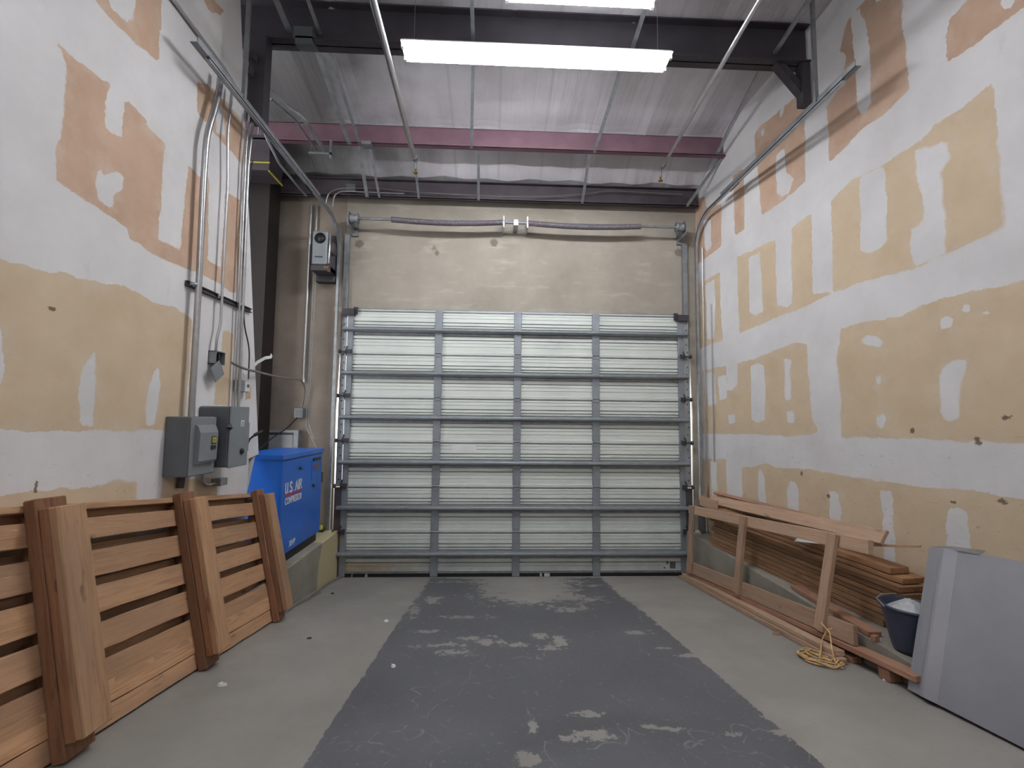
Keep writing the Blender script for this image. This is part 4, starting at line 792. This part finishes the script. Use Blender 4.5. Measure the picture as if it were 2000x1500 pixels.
# boards lying on top, leaning to the wall
o=plank('plank',(2.58,-.35,1.10),(2.68,-2.95,1.275),.12,.03,(-.82,0,.55),'frame_wood',rag=.001,seed=5); tag(o,'wide pale plank lying on edge behind the top of the stud frame','plank')
o=plank('plank',(2.44,-.36,1.09),(2.44,-.80,1.10),.13,.03,(-1,0,.15),'frame_wood',rag=.001,seed=6); tag(o,'short pale board end sticking out beside the door corner','plank')
o=plank('plank',(2.60,-.42,1.20),(2.75,-2.15,1.245),.04,.03,(-.6,0,.7),'red_wood',rag=.001,seed=7); tag(o,'narrow reddish strip lying along the very top of the lumber pile','plank')
o=plank('plank',(2.64,-.40,1.13),(2.78,-1.95,1.185),.07,.022,(-.9,0,.3),'pale_wood',rag=.001,seed=8); tag(o,'narrow pale board just under the reddish strip on the lumber pile','plank')
o=plank('wood_stick',(2.56,-2.62,1.135),(2.78,-3.14,1.265),.022,.018,(0,0,1),'pale_wood',rag=.001,seed=9); tag(o,'thin splintered stick poking out of the lumber pile to the right','stick')
o=plank('wood_stick',(2.60,-.16,.90),(2.61,-.14,1.28),.06,.03,(-1,0,0),'pale_wood',rag=.0,seed=10); tag(o,'short upright piece of pale wood in the corner by the right door track','stick')
b=MB(); b.beam((2.50,-2.18,1.06),(2.58,-2.40,1.10),.07,.004,(-.5,0,1)); tag(b.build('paper_scrap','offwhite'),'white scrap of paper stuck in the lumber pile under the top rail','paper')
# boards lying low along the ramp
def RB(x,y,dz): return Vector((x,y,ramp(y)))+UP*dz
L_=[((2.235,-.22),(2.17,-3.12),.085,.040,.022,'outer board of the bottom layer lying on the floor beside the frame','frame_wood'),
    ((2.325,-.20),(2.30,-3.10),.075,.040,.022,'inner board of the bottom layer lying on the floor beside the frame','red_wood'),
    ((2.24,-.30),(2.19,-3.08),.085,.038,.063,'second-layer board lying on the outer bottom board beside the frame','frame_wood'),
    ((2.285,-.35),(2.30,-3.62),.10,.038,.103,'long upper board reaching to the leaning metal sheet, carrying the stud frame','red_wood')]
for i,(a,c,w,tk,dz,lb,m) in enumerate(L_):
    o=plank('floor_board',RB(a[0],a[1],dz),RB(c[0],c[1],dz),w,tk,UP,m,rag=.002,seed=200+i); tag(o,lb,'board')
o=plank('floor_board',(2.47,-2.2,TOP+.02),(2.42,-3.12,TOP+.02),.10,.035,(0,0,1),'red_wood',rag=.002,seed=210); tag(o,'short board lying flat on the right ledge in front of the blue bucket','board')
o=plank('wood_block',RB(2.30,-3.33,.04),RB(2.30,-3.42,.04),.08,.075,UP,'red_wood',seed=211); tag(o,'dark wooden block propping the long low board near the metal sheet','block')
o=plank('wood_block',(2.37,-3.16,TOP+.02),(2.38,-3.19,TOP+.02),.05,.04,(0,0,1),'red_wood',seed=212); tag(o,'tiny dark block standing on the right ledge in front of the bucket','block')
# gray plastic sheet scrap in the door corner
b=MB(); b.add([(2.50,-.25,.62),(2.42,-.32,.70),(2.43,-.3,1.0),(2.50,-.22,1.12),(2.58,-.2,1.1),(2.58,-.2,.62)],[(0,1,2,3,4,5)]); b.add([(2.51,-.23,.62),(2.43,-.30,.70),(2.44,-.28,1.0),(2.51,-.20,1.12),(2.59,-.18,1.1),(2.59,-.18,.62)],[(5,4,3,2,1,0)])
tag(b.build('scrap_plate','greybox2'),'pale grey scrap plate standing in the corner at the right edge of the door','plate')
# bucket
t=thing('bucket',(2.51,-3.32,TOP),'dark navy plastic bucket filled with grey powder beside the lumber stack','bucket')
b=MB(); b.lathe([(r_*.88,h_) for r_,h_ in [(0,.012),(.105,.012),(.112,.0),(.125,.03),(.155,.16),(.178,.27),(.183,.29),(.198,.292),(.200,.302),(.183,.306),(.176,.292),(.150,.16),(.118,.04),(0,.03)]],(2.51,-3.32,TOP),40); b.build('pail','blue_dark',t)
b=MB(); rr_=[(.148,.255),(.13,.265),(.10,.285),(.06,.318),(.03,.335),(0,.338)]; b.lathe(rr_,(2.51,-3.32,TOP),30); o=b.build('powder','powder',t)
for v in o.data.vertices: v.co.z+=random.Random(v.index).uniform(-.006,.006)
b=MB(); b.tube([(2.32,-3.33,TOP+.30),(2.36,-3.22,TOP+.315),(2.45,-3.165,TOP+.32),(2.56,-3.16,TOP+.32)],.004,6); b.build('handle','galv',t)
# rope
rnd=random.Random(3); b=MB()
def ropeloop(cx_,cy_,a,c,rot,h,turn=1.0,ph=0):
    pts=[]
    for i in range(int(40*turn)+1):
        an=ph+2*math.pi*i/40; x=a*math.cos(an)+.008*math.sin(5*an+ph); y=c*math.sin(an)+.010*math.cos(3*an+ph)
        X=cx_+x*math.cos(rot)-y*math.sin(rot); Y=cy_+x*math.sin(rot)+y*math.cos(rot); pts.append((X,Y,ramp(Y)+h+.008*abs(math.sin(2*an+ph))))
    return pts
for k in range(6): b.tube(ropeloop(2.05+rnd.uniform(-.03,.03),-3.05+rnd.uniform(-.03,.03),.13+rnd.uniform(-.03,.03),.075+rnd.uniform(-.02,.02),-1.35+rnd.uniform(-.25,.25),.008+.005*k,rnd.uniform(.9,1.2),rnd.uniform(0,6)),.0055,6)
b.tube([(2.06,-3.05,.45),(2.12,-2.98,.47),(2.17,-2.93,.52),(2.20,-2.95,.60),(2.22,-2.98,.62)],.0055,6)
b.tube([(2.20,-2.88,.62),(2.18,-3.0,.60),(2.13,-3.08,.52),(2.12,-3.12,.455),(2.11,-3.2,.455)],.0055,6)
tag(b.build('rope','rope'),'tangled coil of yellow rope lying on the floor in front of the low boards','rope')
# ---------------------------------------------------------------- leaning sheet metal cover
t=thing('metal_cover',(2.35,-4.2,.55),'big folded galvanised sheet metal cover leaning against the right wall','metal sheet')
A0=Vector((2.262,-3.54,ramp(-3.54)+.02)); Us=Vector((-.0,-1,S*.95)).normalized(); Vs=(Vector((2.60,-3.46,1.345))-Vector((2.262,-3.54,.50))); HV=Vs.length; Vs=(Vs-Us*Vs.dot(Us)).normalized(); Vs=(Vs+Us*(-.04)).normalized()
Ns=Us.cross(Vs).normalized()
if Ns.x>0: Ns=-Ns
def SP(u,v,n): return A0+Us*u+Vs*v+Ns*n
prof=[(0,-.035),(.0,.0),(.05,.008),(.095,.012),(.10,.006),(.115,.036),(.125,.040),(.14,.038),(.205,.014),(.225,.010),(.26,.009),(.5,.006),(2.2,.0)]
b=MB(); vs=[];nv=8
for u,n_ in prof:
    for j in range(nv+1): vs.append(SP(u,HV*j/nv*.985,n_))
for u,n_ in prof:
    for j in range(nv+1): vs.append(SP(u,HV*j/nv*.985,n_-.0025))
m=nv+1;K=len(prof); fs=[]
for i in range(K-1):
    for j in range(nv):
        fs.append((i*m+j,(i+1)*m+j,(i+1)*m+j+1,i*m+j+1)); o2=K*m; fs.append((o2+i*m+j,o2+i*m+j+1,o2+(i+1)*m+j+1,o2+(i+1)*m+j))
for i in range(K-1): fs.append((i*m,K*m+i*m,K*m+(i+1)*m,(i+1)*m)); fs.append((i*m+nv,(i+1)*m+nv,K*m+(i+1)*m+nv,K*m+i*m+nv))
b.add(vs,fs,False); b.build('face','sheet',t,bevel=0)
b=MB(); q=[SP(.0,HV*.985,-.002),SP(.20,HV*.985,.02),SP(.33,HV*.985,.012),SP(.24,HV*1.05,-.12),SP(.02,HV*1.045,-.12)]
b.add(q+[p-Vs*.003 for p in q],[(0,1,2,3,4),(9,8,7,6,5),(0,5,6,1),(1,6,7,2),(2,7,8,3),(3,8,9,4)]); b.build('top_flange','galv_dull',t)
b=MB(); q=[SP(.05,0,-.01),SP(2.2,0,-.01),SP(2.2,.03,-.16),SP(.05,.03,-.16)]
b.add(q+[p+Vs*.004 for p in q],[(0,1,2,3),(7,6,5,4),(0,4,5,1),(1,5,6,2),(2,6,7,3),(3,7,4,0)]); b.build('bottom_flange','galv_dull',t)
# ---------------------------------------------------------------- litter
def chip(name,x,y,r,m,label,cat='litter',seed=0,h=.012,z=None):
    rn=random.Random(seed); b=MB(); n=7; zz_=ramp(y) if z is None else z
    top=[];bot=[]
    for k in range(n):
        a=2*math.pi*k/n; q=r*rn.uniform(.6,1.2); X=x+q*math.cos(a); Y=y+q*math.sin(a)*.7; g_=ramp(Y) if z is None else z
        bot.append((X,Y,g_+.001)); top.append((x+(X-x)*.7,y+(Y-y)*.7,g_+h*rn.uniform(.6,1.2)))
    b.add(bot+top,[tuple(range(n))[::-1],tuple(range(n,2*n))]+[(k,(k+1)%n,n+(k+1)%n,n+k) for k in range(n)]); tag(b.build(name,m),label,cat)
chip('foam_chip',-1.01,-3.05,.022,'white','round white foam chip on the dark painted strip','litter',1,.02)
chip('paper_scrap',-2.03,-3.31,.03,'offwhite','crumpled white paper bit on the bare floor beside the crate panel','litter',2,.02)
chip('paper_scrap',-1.30,-2.0,.03,'offwhite','small pale scrap on the bare floor at the left edge of the dark strip','litter',3,.015)
chip('floor_debris',-2.14,-.95,.025,'black','small dark crumb on the floor near the left curb and door','litter',4,.015)
chip('floor_debris',-1.82,-2.45,.02,'black','tiny dark crumb on the bare floor right of the crate panel end','litter',5,.01)
chip('wood_chunk',2.09,-2.48,.035,'pale_wood','broken pale chunk of wood on the floor beside the low boards','litter',6,.03)
chip('paper_scrap',2.27,-3.37,.028,'offwhite','white scrap on the floor by the low board, near the metal sheet','litter',7,.012)
